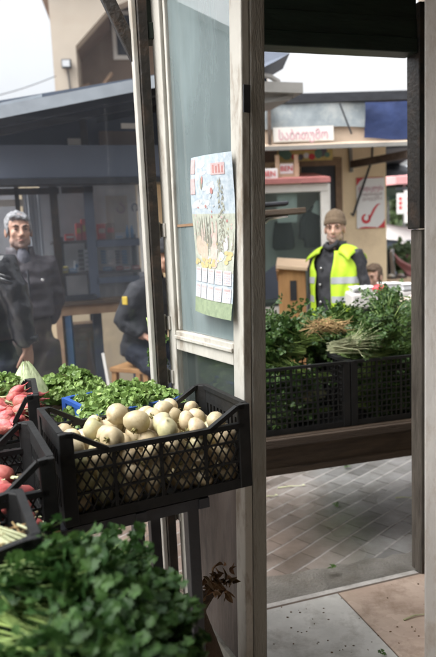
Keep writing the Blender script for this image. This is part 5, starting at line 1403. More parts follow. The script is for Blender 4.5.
m = MB(); m.prism([BP(bl, .06, .90), BP(-.08, .06, .90), BP(-.08, .39, .90), BP(bl, .39, .90)], (0, 0, .02)); m.build('shelf', 'grey_trim', bo)
a, z1 = b_of(276.5, 192, .1); b, z0 = b_of(297.5, 222, .1)
ps_ = thing('paper_sheet', 'blank white paper sheet hanging inside the glass booth', 'paper', BP((a + b) / 2, .1, z1)); m = MB(); m.wall(BP(a, .1), BP(b, .1), z0, z1, .003); m.build('sheet', 'poster_white', ps_)
a, z1 = b_of(283, 220, .22); _, z0 = b_of(283, 250, .22)
t = thing('hanging_bag', 'dark grey bag hanging below the white paper in the booth', 'bag', BP(a, .22, z1), R(6)); m = MB(); h = z1 - z0
m.loft([(0, 0, -h, .09, .05), (0, 0, -h * .9, .115, .06), (0, 0, -h * .45, .105, .055), (0, 0, -h * .08, .085, .03), (0, 0, -.0, .06, .015)], 16); m.build('bag_body', 'black_cloth', t, world=False, smooth=True)
m = MB(); m.tube([(-.05, 0, -.01), (-.03, 0, .08), (.03, 0, .08), (.05, 0, -.01)], .007, 6); m.build('strap', 'black_cloth', t, world=False)
a, z1 = b_of(316, 205, .2); _, z0 = b_of(316, 247, .2)
t = thing('hanging_jacket', 'dark jacket hanging inside the booth with a white paper tag at its neck', 'jacket', BP(a, .2, z1), R(6)); h = z1 - z0; m = MB()
m.loft([(0, 0, -h, .13, .05), (0, 0, -h * .55, .12, .055), (0, 0, -h * .18, .10, .05), (0, 0, -h * .05, .05, .04), (0, 0, 0, .03, .03)], 16)
m.tube([(-.08, 0, -h * .15), (-.135, 0, -h * .45), (-.15, 0, -h * .8)], [.045, .042, .034], 10); m.tube([(.08, 0, -h * .15), (.13, 0, -h * .45), (.14, 0, -h * .8)], [.045, .042, .034], 10)
blob('jacket_body', m, 'black_cloth', t, .012, 2)
m = MB(); m.box((.0, -.075, -.03), (.09, .004, .12), rot=Euler((0, R(25), 0)).to_matrix()); m.build('paper_tag', 'poster_white', t, world=False)
# cartons on the booth roof
for (p0, p1, n, mat, lb, body) in (((256, 169), (278, 178), .02, 'white_pack', 'small grey carton with red letters lying on the booth roof', 'BEN'), ((275.5, 163.5), (299.5, 176.5), .12, 'pale_wood', 'pale slatted fruit box with two corner posts on the booth roof', 'BEN')):
    a, z1 = b_of(*p0, n); b, z0 = b_of(*p1, n)
    z0 = bz1 + .05 + n * .17
    t = thing('fruit_box', lb, 'box', BP((a + b) / 2, n, z0)); w = b - a
    m = MB(); m.prism([BP(a, n, z0), BP(b, n, z0), BP(b, n, z1), BP(a, n, z1)], BN * .25); m.build('box_body', mat, t, bevel=.004)
    s, z = (a + b) / 2, (z0 + z1) / 2
    if mat == 'pale_wood':
        for e in (a + .015, b - .03):
            m = MB(); m.wall(BP(e - .02, n - .012), BP(e + .02, n - .012), z0, z1 + .075, .01); m.build('corner_post', mat, t)
        m = MB(); m.wall(BP(a + .04, n - .006), BP(b - .06, n - .006), z - .03, z + .06, .004); m.build('label', 'white_pack', t)
        text('lettering', body, 'red_print', .065, t, BP(s - .01, n - .010, z + .015), BX, (0, 0, 1))
    else: text('lettering', body, 'red_print', .065, t, BP(s + .02, n - .005, z), BX, (0, 0, 1))

# ================================================================== WOODEN BOX ON A STAND
wY = 5.55
wp = at(294, 300, wY); _zt = at(294, 263, wY).z
wb = thing('wooden_box', 'upright orange wooden box with a sloping pale lid beside the man in the vest', 'box', (wp.x, wp.y, GZ), R(-8))
h = _zt - GZ - .04
m = MB(); m.box((-.01, 0, h / 2), (.235, .20, h)); m.build('box_body', 'light_wood', wb, world=False, bevel=.004)
m = MB(); m.prism([(-.14, -.15, h + .004), (.165, -.15, h - .03), (.165, .14, h + .03), (-.14, .14, h + .06)], (0, 0, .028)); m.build('lid', 'pale_wood', wb, world=False, bevel=.003)
m = MB(); m.box((-.0, -.103, h - .19), (.055, .006, .17)); m.build('plaque', 'dark_metal', wb, world=False)
m = MB(); m.bar((-.13, -.145, h - .005), (-.128, -.02, h - .10), .02, .02); m.build('lid_brace', 'light_wood', wb, world=False)

# ================================================================== SHELF BOARD ON A CHROME POLE
sY = 4.0
sp_ = at(262, 212, sY)
sb = thing('pole_shelf', 'dark wooden shelf board on a bent chrome pole just right of the leaf edge', 'shelf', (sp_.x, sp_.y, GZ))
a = at(247, 215, sY); b = at(303, 211, sY)
m = MB(); m.bar(a, b, .28, .032, up=(0, 0, 1)); m.build('shelf_board', 'dark_wood', sb, bevel=.004)
a = at(252, 206, sY); b = at(287, 203.5, sY); m = MB(); m.bar(a, b, .2, .022); m.build('black_tray', 'dark_metal', sb, bevel=.006)
m = MB()
for dx in (0, .026):
    pts = [at(288, 216, sY) + Vector((-dx, 0, 0)), at(268, 217.5, sY) + Vector((dx * .3, 0, -dx * .3)), at(261.5, 220.5, sY) + Vector((dx * .6, 0, -dx * .6)), at(256, 229, sY) + Vector((dx, 0, -dx * .4))]
    last = at(253, 300, sY) + Vector((dx, 0, 0)); pts += [last, Vector((last.x, last.y, GZ))]
    m.tube(pts, .0095, 8)
m.build('pole', 'steel', sb, smooth=True)
m = MB(); q = at(253, 300, sY); m.tube([(q.x, q.y, GZ), (q.x, q.y, GZ + .03)], [.028, .026], 16); m.build('pole_base', 'dark_metal', sb)
# ================================================================== RIGHT TABLE WITH WRAPPED GOODS
tY = 4.75
a = at(352, 291, tY); b = at(425, 287, tY + .1)
tt = thing('goods_table', 'white covered table with clear plastic boxes beside the man in the vest', 'table', (a.x, a.y, GZ))
m = MB(); m.prism([(a.x, a.y, a.z - .14), (b.x + .3, b.y, a.z - .14), (b.x + .3, b.y + .5, a.z - .14), (a.x, a.y + .5, a.z - .14)], (0, 0, .12)); m.build('cloth', 'white_canvas', tt, bevel=.02)
for (x, y) in ((a.x + .05, a.y + .05), (b.x + .22, b.y + .05), (a.x + .05, a.y + .44), (b.x + .22, b.y + .44)):
    m = MB(); m.bar((x, y, GZ), (x, y, a.z - .142), .04, .04); m.build('leg', 'dark_metal', tt)
tzT = a.z - .02
CBx = 'plastic wrapped goods on the white table'
for i, (px, w, h, mat, lb) in enumerate(((362, .17, .03, 'plastic_wrap', 'clear plastic box at the left end of the white table'), (390, .14, .05, 'plastic_wrap', 'clear plastic box in the middle of the white table'), (406, .12, .04, 'plastic_wrap', 'white carton at the right of the white table'))):
    p = at(px, 285, tY + .12); t = thing('plastic_box', lb, 'box', (p.x, p.y, tzT + .001), .1 * i, CBx)
    m = MB(); m.box((0, 0, h / 2), (w, .14, h)); m.build('box_body', mat, t, world=False, bevel=.008)
    m = MB(); m.box((0, 0, h + .005), (w + .012, .152, .009)); m.build('lid', 'white_pack', t, world=False, bevel=.003)
p = at(379, 284, tY + .05); t = thing('red_bag', 'small bright red bag on the white table beside the child', 'bag', (p.x, p.y, tzT))
m = MB(); m.ell((0, 0, .025), (.055, .04, .03)); m.tube([(.03, 0, .035), (.06, 0, .055)], [.02, .008], 8); blob('bag_body', m, 'red_print', t, .006, 3)
p = at(362, 283.5, tY + .02); t = thing('bluish_bag', 'crumpled pale blue plastic bag on the left end of the white table', 'bag', (p.x, p.y, tzT))
m = MB(); rr = random.Random(6)
for i in range(7): m.ell((rr.uniform(-.05, .05), rr.uniform(-.03, .03), rr.uniform(.02, .045)), rr.uniform(.015, .025), 8, 6)
blob('bag_body', m, 'plastic_wrap', t, .007, 1)
# onions by the jamb
oc = at(424, 303, 3.95)
ot = thing('onion_crate', 'pale wooden crate of onions just left of the right jamb', 'crate', (oc.x, oc.y, oc.z - .2))
m = MB()
for z in (.03, .10, .17):
    m.box((.1, -.12, z), (.5, .01, .055)); m.box((.1, .16, z), (.5, .01, .055)); m.box((-.145, .02, z), (.01, .27, .055)); m.box((.345, .02, z), (.01, .27, .055))
m.box((.1, .02, .005), (.48, .27, .01)); m.build('slats', 'pale_wood', ot, world=False)
os_ = thing('onion_stand', 'plain wooden trestle under the onion crate behind the herb table', 'stand', (oc.x, oc.y, GZ))
hh = oc.z - .2 - GZ
m = MB(); m.box((.1, .02, hh - .02), (.56, .34, .036)); m.build('top', 'dark_wood', os_, world=False)
for (x, y) in ((.22, -.1), (.35, -.1), (.22, .14), (.35, .14)):
    m = MB(); m.bar((x, y, 0), (x, y, hh - .039), .04, .04); m.build('leg', 'dark_wood', os_, world=False)
ob = thing('onion', 'x', 'onion', (0, 0, 0), 0, 'onions in the pale crate'); m = MB(); m.loft([(0, 0, -.034, .006, .006), (0, 0, -.028, .02, .02), (0, 0, -.012, .034, .034), (0, 0, .004, .036, .036), (0, 0, .02, .026, .026), (0, 0, .030, .010, .010), (0, 0, .044, .004, .004)], 14); m.build('bulb', 'onion_skin', ob, world=False, smooth=True)
m = MB(); m.tube([(0, 0, .04), (.003, 0, .055)], [.004, .002], 5); m.build('stalk', 'root_tan', ob, world=False)
rr = random.Random(77); first = True
for lay in range(2):
    for j in range(4):
        for i in range(7):
            o = ob if first else dup(ob, (0, 0, 0)); first = False
            o['label'] = 'pale pink onion heaped with others in the crate by the right jamb'
            place(o, (oc.x - .11 + i * .07 + rr.uniform(-.012, .012), oc.y - .075 + j * .066 + rr.uniform(-.01, .01), oc.z - .045 + lay * .048 + rr.uniform(-.01, .01)), (rr.uniform(0, 6), rr.uniform(-.8, .8), rr.uniform(0, 6)), rr.uniform(.8, 1.05))
# ================================================================== FAR MARKET, RIGHT GAP
def gz(px, Y): 
    p = at(px, 230, Y); return Vector((p.x, p.y, GZ))
# dark awning of the next stall
t = thing('stall_awning', 'black awning of the next stall shading the gap beside the kiosk', 'awning', gz(398, 8.6))
a = at(380, 149, 8.2); b = at(430, 146, 8.4)
m = MB(); m.prism([a, b, b + Vector((.2, 2.2, -.02)), a + Vector((0, 2.2, -.02))], (0, 0, .04)); m.build('canopy', 'dark_metal', t)
m = MB(); c = at(380, 176, 9.9); d = at(432, 172, 10.0); m.prism([a + Vector((0, 1.9, 0)), b + Vector((.1, 1.9, 0)), d + Vector((0, .2, 0)), c + Vector((0, .2, 0))], (0, .03, 0)); m.build('valance', 'dark_metal', t)
for p in (at(428, 230, 8.4), at(384.0, 230, 10.2)):
    m = MB(); m.bar((p.x, p.y, GZ), (p.x, p.y, 2.65), .06, .06); m.build('post', 'dark_metal', t)
def parasol(name, lb, px, pyt, pyb, Y, rad, mat, drop):
    c = at(px, pyt, Y); zb = at(px, pyb, Y).z; t = thing(name, lb, 'parasol', (c.x, c.y, GZ)); m = MB(); n = 8; vs = [(c.x, c.y, c.z)]
    for i in range(n):
        a = 2 * math.pi * (i + .5) / n; vs.append((c.x + rad * math.cos(a), c.y + rad * math.sin(a), zb))
    for i in range(n):
        a = 2 * math.pi * (i + .5) / n; vs.append((c.x + rad * math.cos(a), c.y + rad * math.sin(a), zb - drop))
    fs = [(0, 1 + i, 1 + (i + 1) % n) for i in range(n)] + [(1 + i, 1 + n + i, 1 + n + (i + 1) % n, 1 + (i + 1) % n) for i in range(n)]
    m.add(vs, fs); m.build('canopy', mat, t)
    m = MB(); m.bar((c.x, c.y, GZ), (c.x, c.y, c.z), .05, .05); m.build('pole', 'steel', t)
    m = MB(); m.bar((c.x, c.y, GZ), (c.x, c.y, GZ + .1), .4, .4); m.build('base', 'grey_trim', t)
parasol('market_parasol', 'large pale pink market parasol in the gap right of the kiosk', 404, 171, 181, 13.0, 1.3, 'pink_canvas', .14)
parasol('market_parasol', 'small grey green parasol lower than the pink one in the gap', 388, 183, 190, 14.5, .85, 'green_canvas', .18)
# white printed boards
p = gz(405, 11.6); t = thing('hanging_sheet', 'white printed sheets with red marks hanging at a far stall', 'sheet', p)
for k, (x0, x1, y0, y1) in enumerate(((397, 404, 193, 214), (404.6, 414, 190, 223))):
    a = at(x0, y1, 11.6); b = at(x1, y0, 11.6); m = MB(); m.prism([(a.x, a.y, a.z), (b.x, a.y, a.z), (b.x, a.y, b.z), (a.x, a.y, b.z)], (0, .01, 0)); m.build('sheet', 'poster_white', t)
    for q in range(3):
        m = MB(); z = lerp(a.z, b.z, .3 + q * .22); m.box(((a.x + b.x) / 2, a.y - .004, z), ((b.x - a.x) * .4, .004, .05)); m.build('red_mark', 'red_print', t)
m = MB(); q = at(415, 230, 11.65); m.bar((q.x, q.y, GZ), (q.x, q.y, at(404, 188, 11.6).z), .05, .05); q2 = at(396, 189, 11.65); m.bar((q.x, q.y, q2.z), (q2.x, q2.y, q2.z), .04, .04); m.build('post', 'dark_metal', t)
# far van like stall with white cover
p = at(402, 233, 12.5); t = thing('covered_stall', 'far stall under a slack white cover', 'stall', (p.x, p.y, GZ))
m = MB(); zt = at(400, 222, 12.5).z; zb = at(400, 240, 12.5).z
vs = []
for j in range(5):
    for i in range(13):
        u = i / 12; v = j / 4
        vs.append((p.x + lerp(-.75, 1.1, u), p.y + lerp(-.4, .8, v), lerp(zb, zt, math.sin(v * math.pi * .6) ** .6 if v > 0 else 0) + .05 * math.sin(u * 9) - .08 * u))
m.add(vs, [(j * 13 + i, j * 13 + i + 1, (j + 1) * 13 + i + 1, (j + 1) * 13 + i) for j in range(4) for i in range(12)]); m.build('cover', 'white_canvas', t, smooth=True)
m = MB(); m.box((p.x + .2, p.y + .2, (zb + GZ) / 2), (1.8, 1.1, zb - GZ)); m.build('counter', 'blue_grey_metal', t)
# shrub
def foliage(mb, c, rad, n, size, r, sq=1):
    for i in range(n):
        d = rv(r); q = Vector(c) + Vector((d.x * rad[0], d.y * rad[1], d.z * rad[2])) * (r.random() ** .4)
        leaflet(mb, q, rv(r), rv(r), size * r.uniform(.7, 1.3), 1, .3, .3, [(.2, .3), (.5, .42), (.8, .25)])
rr = random.Random(12)
p = at(398, 262, 10.2); t = thing('shrub', 'small green shrub growing in the gap beside the kiosk', 'shrub', (p.x, p.y, GZ)); m = MB()
for k in range(6): foliage(m, (rr.uniform(-.12, .12), rr.uniform(-.1, .1), rr.uniform(.75, 1.35)), (.16, .16, .16), 60, .10, rr)
m.build('crown', 'tree_leaf', t, world=False); m = MB(); m.tube([(0, 0, 0), (.02, 0, .5), (0, 0, 1.2)], [.03, .025, .01], 6)
for k in range(5): m.tube([(0, 0, .5 + k * .1), (rr.uniform(-.2, .2), rr.uniform(-.15, .15), 1.1 + k * .08)], [.014, .006], 5)
m.build('trunk', 'bark', t, world=False)
# drapes
p = at(401, 262, 9.0); t = thing('red_drape', 'faded red cloth slung down to the right over a far stall', 'cloth', (p.x, p.y, GZ)); m = MB()
a = at(393, 251, 9.0); b = at(397, 263, 9.0); c = at(414, 278, 9.1); d = at(414, 266, 9.1); vs = []
for j in range(5):
    for i in range(13):
        u, v = i / 12, j / 4; q = a.lerp(d, u).lerp(b.lerp(c, u), v); vs.append(q + Vector((0, .05 * math.sin(v * 9 + u * 4), -.03 * math.sin(u * math.pi))))
m.add(vs, [(j * 13 + i, j * 13 + i + 1, (j + 1) * 13 + i + 1, (j + 1) * 13 + i) for j in range(4) for i in range(12)]); m.build('cloth', 'red_sheet', t, smooth=True)
m = MB(); m.bar((a.x, a.y + .03, GZ), (a.x, a.y + .03, a.z + .03), .04, .04); m.bar((d.x, d.y + .03, GZ), (d.x, d.y + .03, d.z + .03), .04, .04); m.build('post', 'steel', t)
p = at(392, 268, 8.4); t = thing('white_drape', 'white cloth hanging in folds beside the kiosk corner', 'cloth', (p.x, p.y, GZ)); m = MB(); vs = []
a = at(389.5, 252, 8.4); b = at(392.5, 252, 8.4); c = at(396, 279, 8.4); d = at(392, 281, 8.4)
for j in range(6):
    for i in range(9):
        u, v = i / 8, j / 5; vs.append(a.lerp(b, u).lerp(d.lerp(c, u), v) + Vector((0, .03 * math.sin(u * 12), 0)))
m.add(vs, [(j * 9 + i, j * 9 + i + 1, (j + 1) * 9 + i + 1, (j + 1) * 9 + i) for j in range(5) for i in range(8)]); m.build('cloth', 'white_canvas', t, smooth=True)
m = MB(); m.bar((p.x, p.y + .06, GZ), (p.x - .03, p.y + .06, a.z + .02), .04, .04); m.build('post', 'dark_metal', t)
# far table
a = at(389, 280, 7.6); b = at(416, 278, 7.8); t = thing('far_table', 'pale table with dark trays on it in the gap beside the kiosk', 'table', (a.x, a.y, GZ))
m = MB(); m.prism([a, b, b + Vector((0, .5, 0)), a + Vector((0, .5, 0))], (0, 0, -.05)); m.build('tabletop', 'pale_wood', t)
for q in (a + Vector((.03, .03, 0)), b + Vector((-.03, .03, 0)), a + Vector((.03, .45, 0)), b + Vector((-.03, .45, 0))):
    m = MB(); m.bar((q.x, q.y, GZ), (q.x, q.y, q.z - .051), .04, .04); m.build('leg', 'pale_wood', t)
for i, f in enumerate((.25, .62)):
    q = a.lerp(b, f); o = thing('tray', ['dark tray at the left of the far table', 'dark tray at the right of the far table'][i], 'tray', (q.x, q.y + .2, q.z + .001)); m = MB(); m.box((0, 0, .01), (.09, .2, .02)); m.build('tray_base', 'dark_metal', o, world=False); m = MB(); m.ell((0, 0, .03), (.035, .07, .022)); m.build('contents', ['off_white', 'grey_print'][i], o, world=False)
# backdrop: market hall and trees
t = thing('market_hall', 'long low brownish market hall far behind the stalls', 'building', (9, 24, GZ))
m = MB(); m.box((9, 26, 1.6), (20, 4, 3.3)); m.build('wall', 'brown_render', t)
m = MB(); m.prism([(-1.2, 23.6, 3.27), (19.2, 23.6, 3.27), (19.2, 26, 4.0), (-1.2, 26, 4.0)], (0, 0, .1)); m.build('roof', 'roof_sheet', t)
for k in range(6):
    m = MB(); m.box((1 + k * 3.2, 23.97, 1.5), (1.6, .06, 1.6)); w_ = m.build('window', 'off_white', t)
    m = MB(); m.box((1 + k * 3.2, 23.93, 1.5), (1.4, .06, 1.4)); m.build('pane', 'dark_metal', w_)
rr = random.Random(33)
for i, (x, y, h) in enumerate(((8.2, 20.5, 3.5), (6.2, 21, 3.3), (10.6, 21.5, 3.8))):
    t = thing('tree', ['leafy tree in front of the far hall, straight behind the parasols', 'leafy tree left of the other far trees, hidden by the kiosk', 'leafy tree at the far right behind the door jamb'][i], 'tree', (x, y, GZ)); m = MB()
    for k in range(12): foliage(m, (rr.uniform(-.8, .8), rr.uniform(-.8, .8), h * rr.uniform(.55, .95)), (.5, .5, .4), 70, .2, rr)
    m.build('crown', 'tree_leaf', t, world=False); m = MB(); m.tube([(0, 0, 0), (.05, 0, h * .4), (0, .05, h * .85)], [.14, .1, .03], 8)
    for k in range(6): m.tube([(.03, 0, h * (.4 + .06 * k)), (rr.uniform(-.8, .8), rr.uniform(-.6, .6), h * (.7 + .04 * k))], [.05, .015], 6)
    m.build('trunk', 'bark', t, world=False)

# ================================================================== PEOPLE
CL = bpy.data.textures.new('cloth_folds', 'CLOUDS'); CL.noise_scale = .10; CL.noise_depth = 1
CW_ = bpy.data.textures.new('cloth_creases', 'MARBLE'); CW_.noise_scale = .06; CW_.turbulence = 6; CW_.marble_type = 'SHARP'
def garment(name, mb, mat, parent, voxel=.011, smooth=3, disp=.012):
    o = blob(name, mb, mat, parent, voxel, smooth)
    if disp:
        d = o.modifiers.new('folds', 'DISPLACE'); d.texture = CL; d.strength = disp * 2; d.mid_level = .45; d.texture_coords = 'LOCAL'
        s = o.modifiers.new('s', 'SMOOTH'); s.iterations = 2
        d = o.modifiers.new('creases', 'DISPLACE'); d.texture = CW_; d.strength = disp * .8; d.mid_level = .5; d.texture_coords = 'LOCAL'
    return o
def hand(m, w, d, palm, side, s=1.0, curl=.5):
    """w wrist, d direction of the hand, palm normal, side = +1/-1 which way the thumb leaves"""
    d = Vector(d).normalized(); pn = Vector(palm); pn = (pn - d * pn.dot(d)).normalized(); sx = d.cross(pn).normalized() * side
    w = Vector(w)
    rot = Matrix((sx, d, pn)).transposed()
    m.ell(w + d * .045 * s, (.041 * s, .052 * s, .017 * s), 14, 10, rot=rot)
    m.tube([w - d * .03, w + d * .02], [.026 * s, .028 * s], 10)
    for k in range(4):
        Lf = (.066, .076, .072, .056)[k] * s; b = w + d * .085 * s + sx * ((.028 - k * .019) * s); p = [b - d * .02 * s]; q = b; a = .12
        p.append(q)
        for j in range(3):
            a += curl * (.5 + .25 * j); q = q + (d * math.cos(a) + pn * math.sin(a)) * (Lf * (.42, .32, .26)[j]); p.append(q)
        m.tube(p, [.0095 * s, .0092 * s, .0085 * s, .0078 * s, .0062 * s], 8)
    b = w + d * .03 * s + sx * .033 * s
    m.tube([b - sx * .012 * s, b + (sx * .7 + d * .6) * .03 * s, b + (sx * .6 + d * .9 + pn * .3) * .052 * s, b + (sx * .45 + d * 1.1 + pn * .5) * .068 * s], [.013 * s, .0115 * s, .0095 * s, .0075 * s], 8)
def head_parts(m, c, rot, s=1.0, nose=1.0):
    P = lambda x, y, z: Vector(c) + rot @ (Vector((x, y, z)) * s)
    E = lambda p, r, rr_=None: m.ell(P(*p), [q * s for q in r], 18, 12, rot=rot if rr_ is None else rot @ rr_)
    E((0, .014, .028), (.074, .092, .087)); E((0, -.036, -.028), (.059, .056, .080)); E((0, -.042, -.078), (.047, .046, .034)); E((0, -.078, -.092), (.022, .018, .018))
    for sg in (1, -1):
        E((sg * .030, -.080, .030), (.026, .014, .008)); E((sg * .040, -.060, -.020), (.019, .022, .024)); E((sg * .076, .008, -.012), (.010, .020, .033)); E((sg * .046, -.025, -.065), (.018, .04, .03))
    m.tube([P(0, -.086, .022), P(0, -.100, -.002), P(0, -.113 * nose, -.026), P(0, -.106 * nose, -.034)], [.009 * s, .011 * s, .015 * s, .012 * s], 10)
    for sg in (1, -1): E((sg * .012, -.097, -.030), (.010, .010, .009))
    E((0, -.090, -.052), (.026, .012, .008)); E((0, -.089, -.068), (.023, .012, .008))
def face_children(root, c, rot, s, hair, brow='brow'):
    P = lambda x, y, z: Vector(c) + rot @ (Vector((x, y, z)) * s)
    for sg in (1, -1):
        m = MB(); m.ell(P(sg * .031, -.0855, .008), [q * s for q in (.0105, .008, .0042)], 10, 8, rot=rot); m.build('eye', 'eye', root, world=False, smooth=True)
        m = MB(); m.tube([P(sg * .012, -.095, .027), P(sg * .030, -.0965, .033), P(sg * .050, -.080, .027)], [.003 * s, .0042 * s, .002 * s], 6); m.build('eyebrow', brow, root, world=False, smooth=True)
    m = MB(); m.tube([P(-.022, -.094, -.0618), P(-.008, -.1025, -.0595), (P(.008, -.1025, -.0595)), P(.022, -.094, -.0618)], [.0015 * s, .0034 * s, .0034 * s, .0015 * s], 6); m.build('lips', 'lip', root, world=False, smooth=True)
def rotz(d): return Matrix.Rotation(R(d), 3, 'Z')

def person(label, loc, face, scale, jacket, trousers, hair, head_yaw=0, head_pitch=0, arms=None, hem=.86, seated=None, group=None, head_s=1.0, collar=True, headc=None, skin='skin', torso_lean=0, bulk=1.0, cap=None, shoe='dark_metal'):
    root = thing('person', label, 'person', (loc[0], loc[1], GZ), R(face), group)
    root.scale = (scale,) * 3
    hc = Vector(headc or (0, -.012, 1.637)); rot = Matrix.Rotation(R(head_yaw), 3, 'Z') @ Matrix.Rotation(R(head_pitch), 3, 'X')
    arms = arms or {}
    aL = arms.get('L', [(.168, .012, 1.425), (.215, .03, 1.17), (.20, -.03, .93)]); aR = arms.get('R', [(-.168, .012, 1.425), (-.215, .03, 1.17), (-.20, -.03, .93)])
    if seated:
        legs = seated; pel = Vector(legs[0][0]); pel = Vector((0, pel.y, pel.z))
    else:
        legs = [[(.095, .0, .90), (.105, -.02, .49), (.11, .02, .085), (.12, -.12, .03)], [(-.095, .0, .90), (-.105, -.01, .49), (-.11, .03, .085), (-.13, -.11, .03)]]; pel = Vector((0, 0, .95))
    nb = Vector(((aL[0][0] + aR[0][0]) / 2, (aL[0][1] + aR[0][1]) / 2, (aL[0][2] + aR[0][2]) / 2 + .05))
    b = MB(); head_parts(b, hc, rot, head_s)
    b.tube([hc + rot @ Vector((0, .02, -.06)), nb + Vector((0, 0, .01)), nb - Vector((0, 0, .08))], [.052, .056, .075], 14)
    b.tube([pel, pel.lerp(nb, .4), pel.lerp(nb, .75), nb - Vector((0, 0, .05))], [.12, .11, .125, .08], 16, flat=.75)
    for k, A in enumerate((aL, aR)):
        A = [Vector(q) for q in A]; b.tube([nb.lerp(A[0], .6) - Vector((0, 0, .03)), A[0], A[0].lerp(A[1], .5), A[1], A[1].lerp(A[2], .4), A[2]], [.05, .052, .046, .036, .038, .025], 12)
        hd = arms.get('hd', [(0, -.25, -1), (0, -.25, -1)])[k]; pn = arms.get('pn', [(-1, 0, 0), (1, 0, 0)])[k]
        hand(b, A[2], hd, pn, 1 if k == 0 else -1, 1.0, arms.get('curl', .45))
    for Lg in legs:
        q = [Vector(v) for v in Lg]; b.tube([q[0], q[0].lerp(q[1], .5), q[1], q[1].lerp(q[2], .35), q[2]], [.078, .068, .05, .052, .034], 12)
        b.tube([q[2], q[2].lerp(q[3], .5) - Vector((0, 0, .02)), q[3]], [.036, .038, .026], 10)
    blob('body', b, skin, root, .0062, 3)
    face_children(root, hc, rot, head_s, hair)
    # trousers and shoes
    m = MB()
    m.ell(pel, (.165 * bulk, .12 * bulk, .12))
    m.tube([pel, pel.lerp(nb, .22), pel.lerp(nb, max(.3, (hem + .08 - pel.z) / (nb.z - pel.z)))], [.155, .15, .14], 16, flat=.78)
    for Lg in legs:
        q = [Vector(v) for v in Lg]; m.tube([q[0] + Vector((0, 0, .03)), q[0].lerp(q[1], .5), q[1], q[1].lerp(q[2], .5), q[2] + Vector((0, 0, .0))], [.105 * bulk, .094 * bulk, .076, .072, .068], 14)
    garment('trousers', m, trousers, root, .013, 3, .012)
    for Lg in legs:
        q = [Vector(v) for v in Lg]; m = MB(); dd = (q[3] - q[2]); dd.z = 0; dd.normalize()
        m.tube([q[2] + Vector((0, 0, .0)) - dd * .03, Vector((q[2].x, q[2].y, .05)), Vector((q[3].x, q[3].y, .045)), Vector((q[3].x, q[3].y, .035)) + dd * .07], [.045, .052, .048, .03], 10); blob('shoe', m, shoe, root, .01, 2)
    # jacket
    m = MB(); up = (nb - pel); L_ = up.length
    hemz = hem; secs = []
    for f, rx, ry in ((0, .180, .135), (.06, .184, .138), (.3, .174, .130), (.55, .182, .134), (.78, .182, .124), (.92, .135, .10), (1.0, .085, .082)):
        z = lerp(hemz, nb.z + .01, f); g = (z - pel.z) / max(.01, L_); c = pel.lerp(nb, g); secs.append((c.x, c.y - .005, z, rx * bulk, ry * bulk))
    m.loft(secs, 24, power=2.25)
    for A in (aL, aR):
        A = [Vector(q) for q in A]; e = A[1].lerp(A[2], .93)
        m.tube([nb.lerp(A[0], .45) - Vector((0, 0, .04)), A[0] - Vector((0, 0, .012)), A[0].lerp(A[1], .5), A[1], A[1].lerp(A[2], .5), e], [.080 * bulk, .078 * bulk, .069 * bulk, .061, .056, .048], 14)
    garment('jacket', m, jacket, root, .012, 3, .014)
    if collar:
        m = MB(); k = 20; vs = []
        for zz, rx, ry, o in ((-.02, .098, .096, 0), (.03, .086, .088, .0), (.062, .082, .088, .004), (.058, .070, .076, .004), (.0, .07, .075, 0)):
            for i in range(k + 1):
                a = lerp(-R(62), R(242), i / k); vs.append((nb.x + rx * math.cos(a), nb.y + ry * math.sin(a) - .01 + o, nb.z + zz - .018 * (1 if i in (0, k) else 0)))
        m.add(vs, [(j * (k + 1) + i, j * (k + 1) + i + 1, (j + 1) * (k + 1) + i + 1, (j + 1) * (k + 1) + i) for j in range(4) for i in range(k)]); m.build('collar', jacket, root, world=False, smooth=True)
    # hair
    P = lambda x, y, z: hc + rot @ (Vector((x, y, z)) * head_s)
    if cap is None:
        m = MB(); E = lambda p, r: m.ell(P(*p), [q * head_s for q in r], 18, 12, rot=rot)
        E((0, .026, .046), (.079, .090, .078)); E((0, .05, .0), (.075, .066, .085))
        for sg in (1, -1): E((sg * .068, .002, .022), (.014, .036, .045)); E((sg * .071, -.022, .0), (.006, .012, .03))
        for k in range(5): E((-.045 + .02 * k, -.058 + .004 * abs(k - 2), .085 - .004 * abs(k - 1)), (.02, .028, .018))
        h = blob('hair', m, hair, root, .008, 1); d = h.modifiers.new('tufts', 'DISPLACE'); tx = bpy.data.textures.get('hair_tufts') or bpy.data.textures.new('hair_tufts', 'CLOUDS'); tx.noise_scale = .018; d.texture = tx; d.strength = .020; d.texture_coords = 'LOCAL'
    else:
        m = MB(); n = 28; prof = [(.0945, .0, -.004), (.0975, .0, .012), (.0965, .0, .032), (.090, .0, .034), (.090, .002, .060), (.080, .006, .090), (.060, .010, .112), (.032, .014, .124), (.004, .016, .128)]; vs = []
        tl = Matrix.Rotation(R(-11), 3, 'X')
        for rad, yo, z in prof:
            for i in range(n):
                a = 2 * math.pi * i / n; vs.append(P(*(tl @ Vector((rad * .93 * math.cos(a) * (1 + .012 * math.sin(5 * a)), rad * 1.12 * math.sin(a) + yo + .004, z + .032 + .004 * math.sin(3 * a))))))
        m.add(vs, [(i * n + k, i * n + (k + 1) % n, (i + 1) * n + (k + 1) % n, (i + 1) * n + k) for i in range(len(prof) - 1) for k in range(n)] + [tuple((len(prof) - 1) * n + k for k in range(n))])
        o = m.build('beanie' if cap != 'white_canvas' else 'cap', cap, root, world=False, smooth=True); sb_ = o.modifiers.new('s', 'SUBSURF'); sb_.levels = sb_.render_levels = 1
        m = MB()
        for sg in (1, -1): m.ell(P(sg * .070, .03, -.005), [q * head_s for q in (.008, .03, .03)], 10, 8, rot=rot)
        m.ell(P(0, .075, -.02), [q * head_s for q in (.06, .03, .035)], 12, 8, rot=rot)
        m.build('hair', hair, root, world=False, smooth=True)
    return root, hc, rot, nb

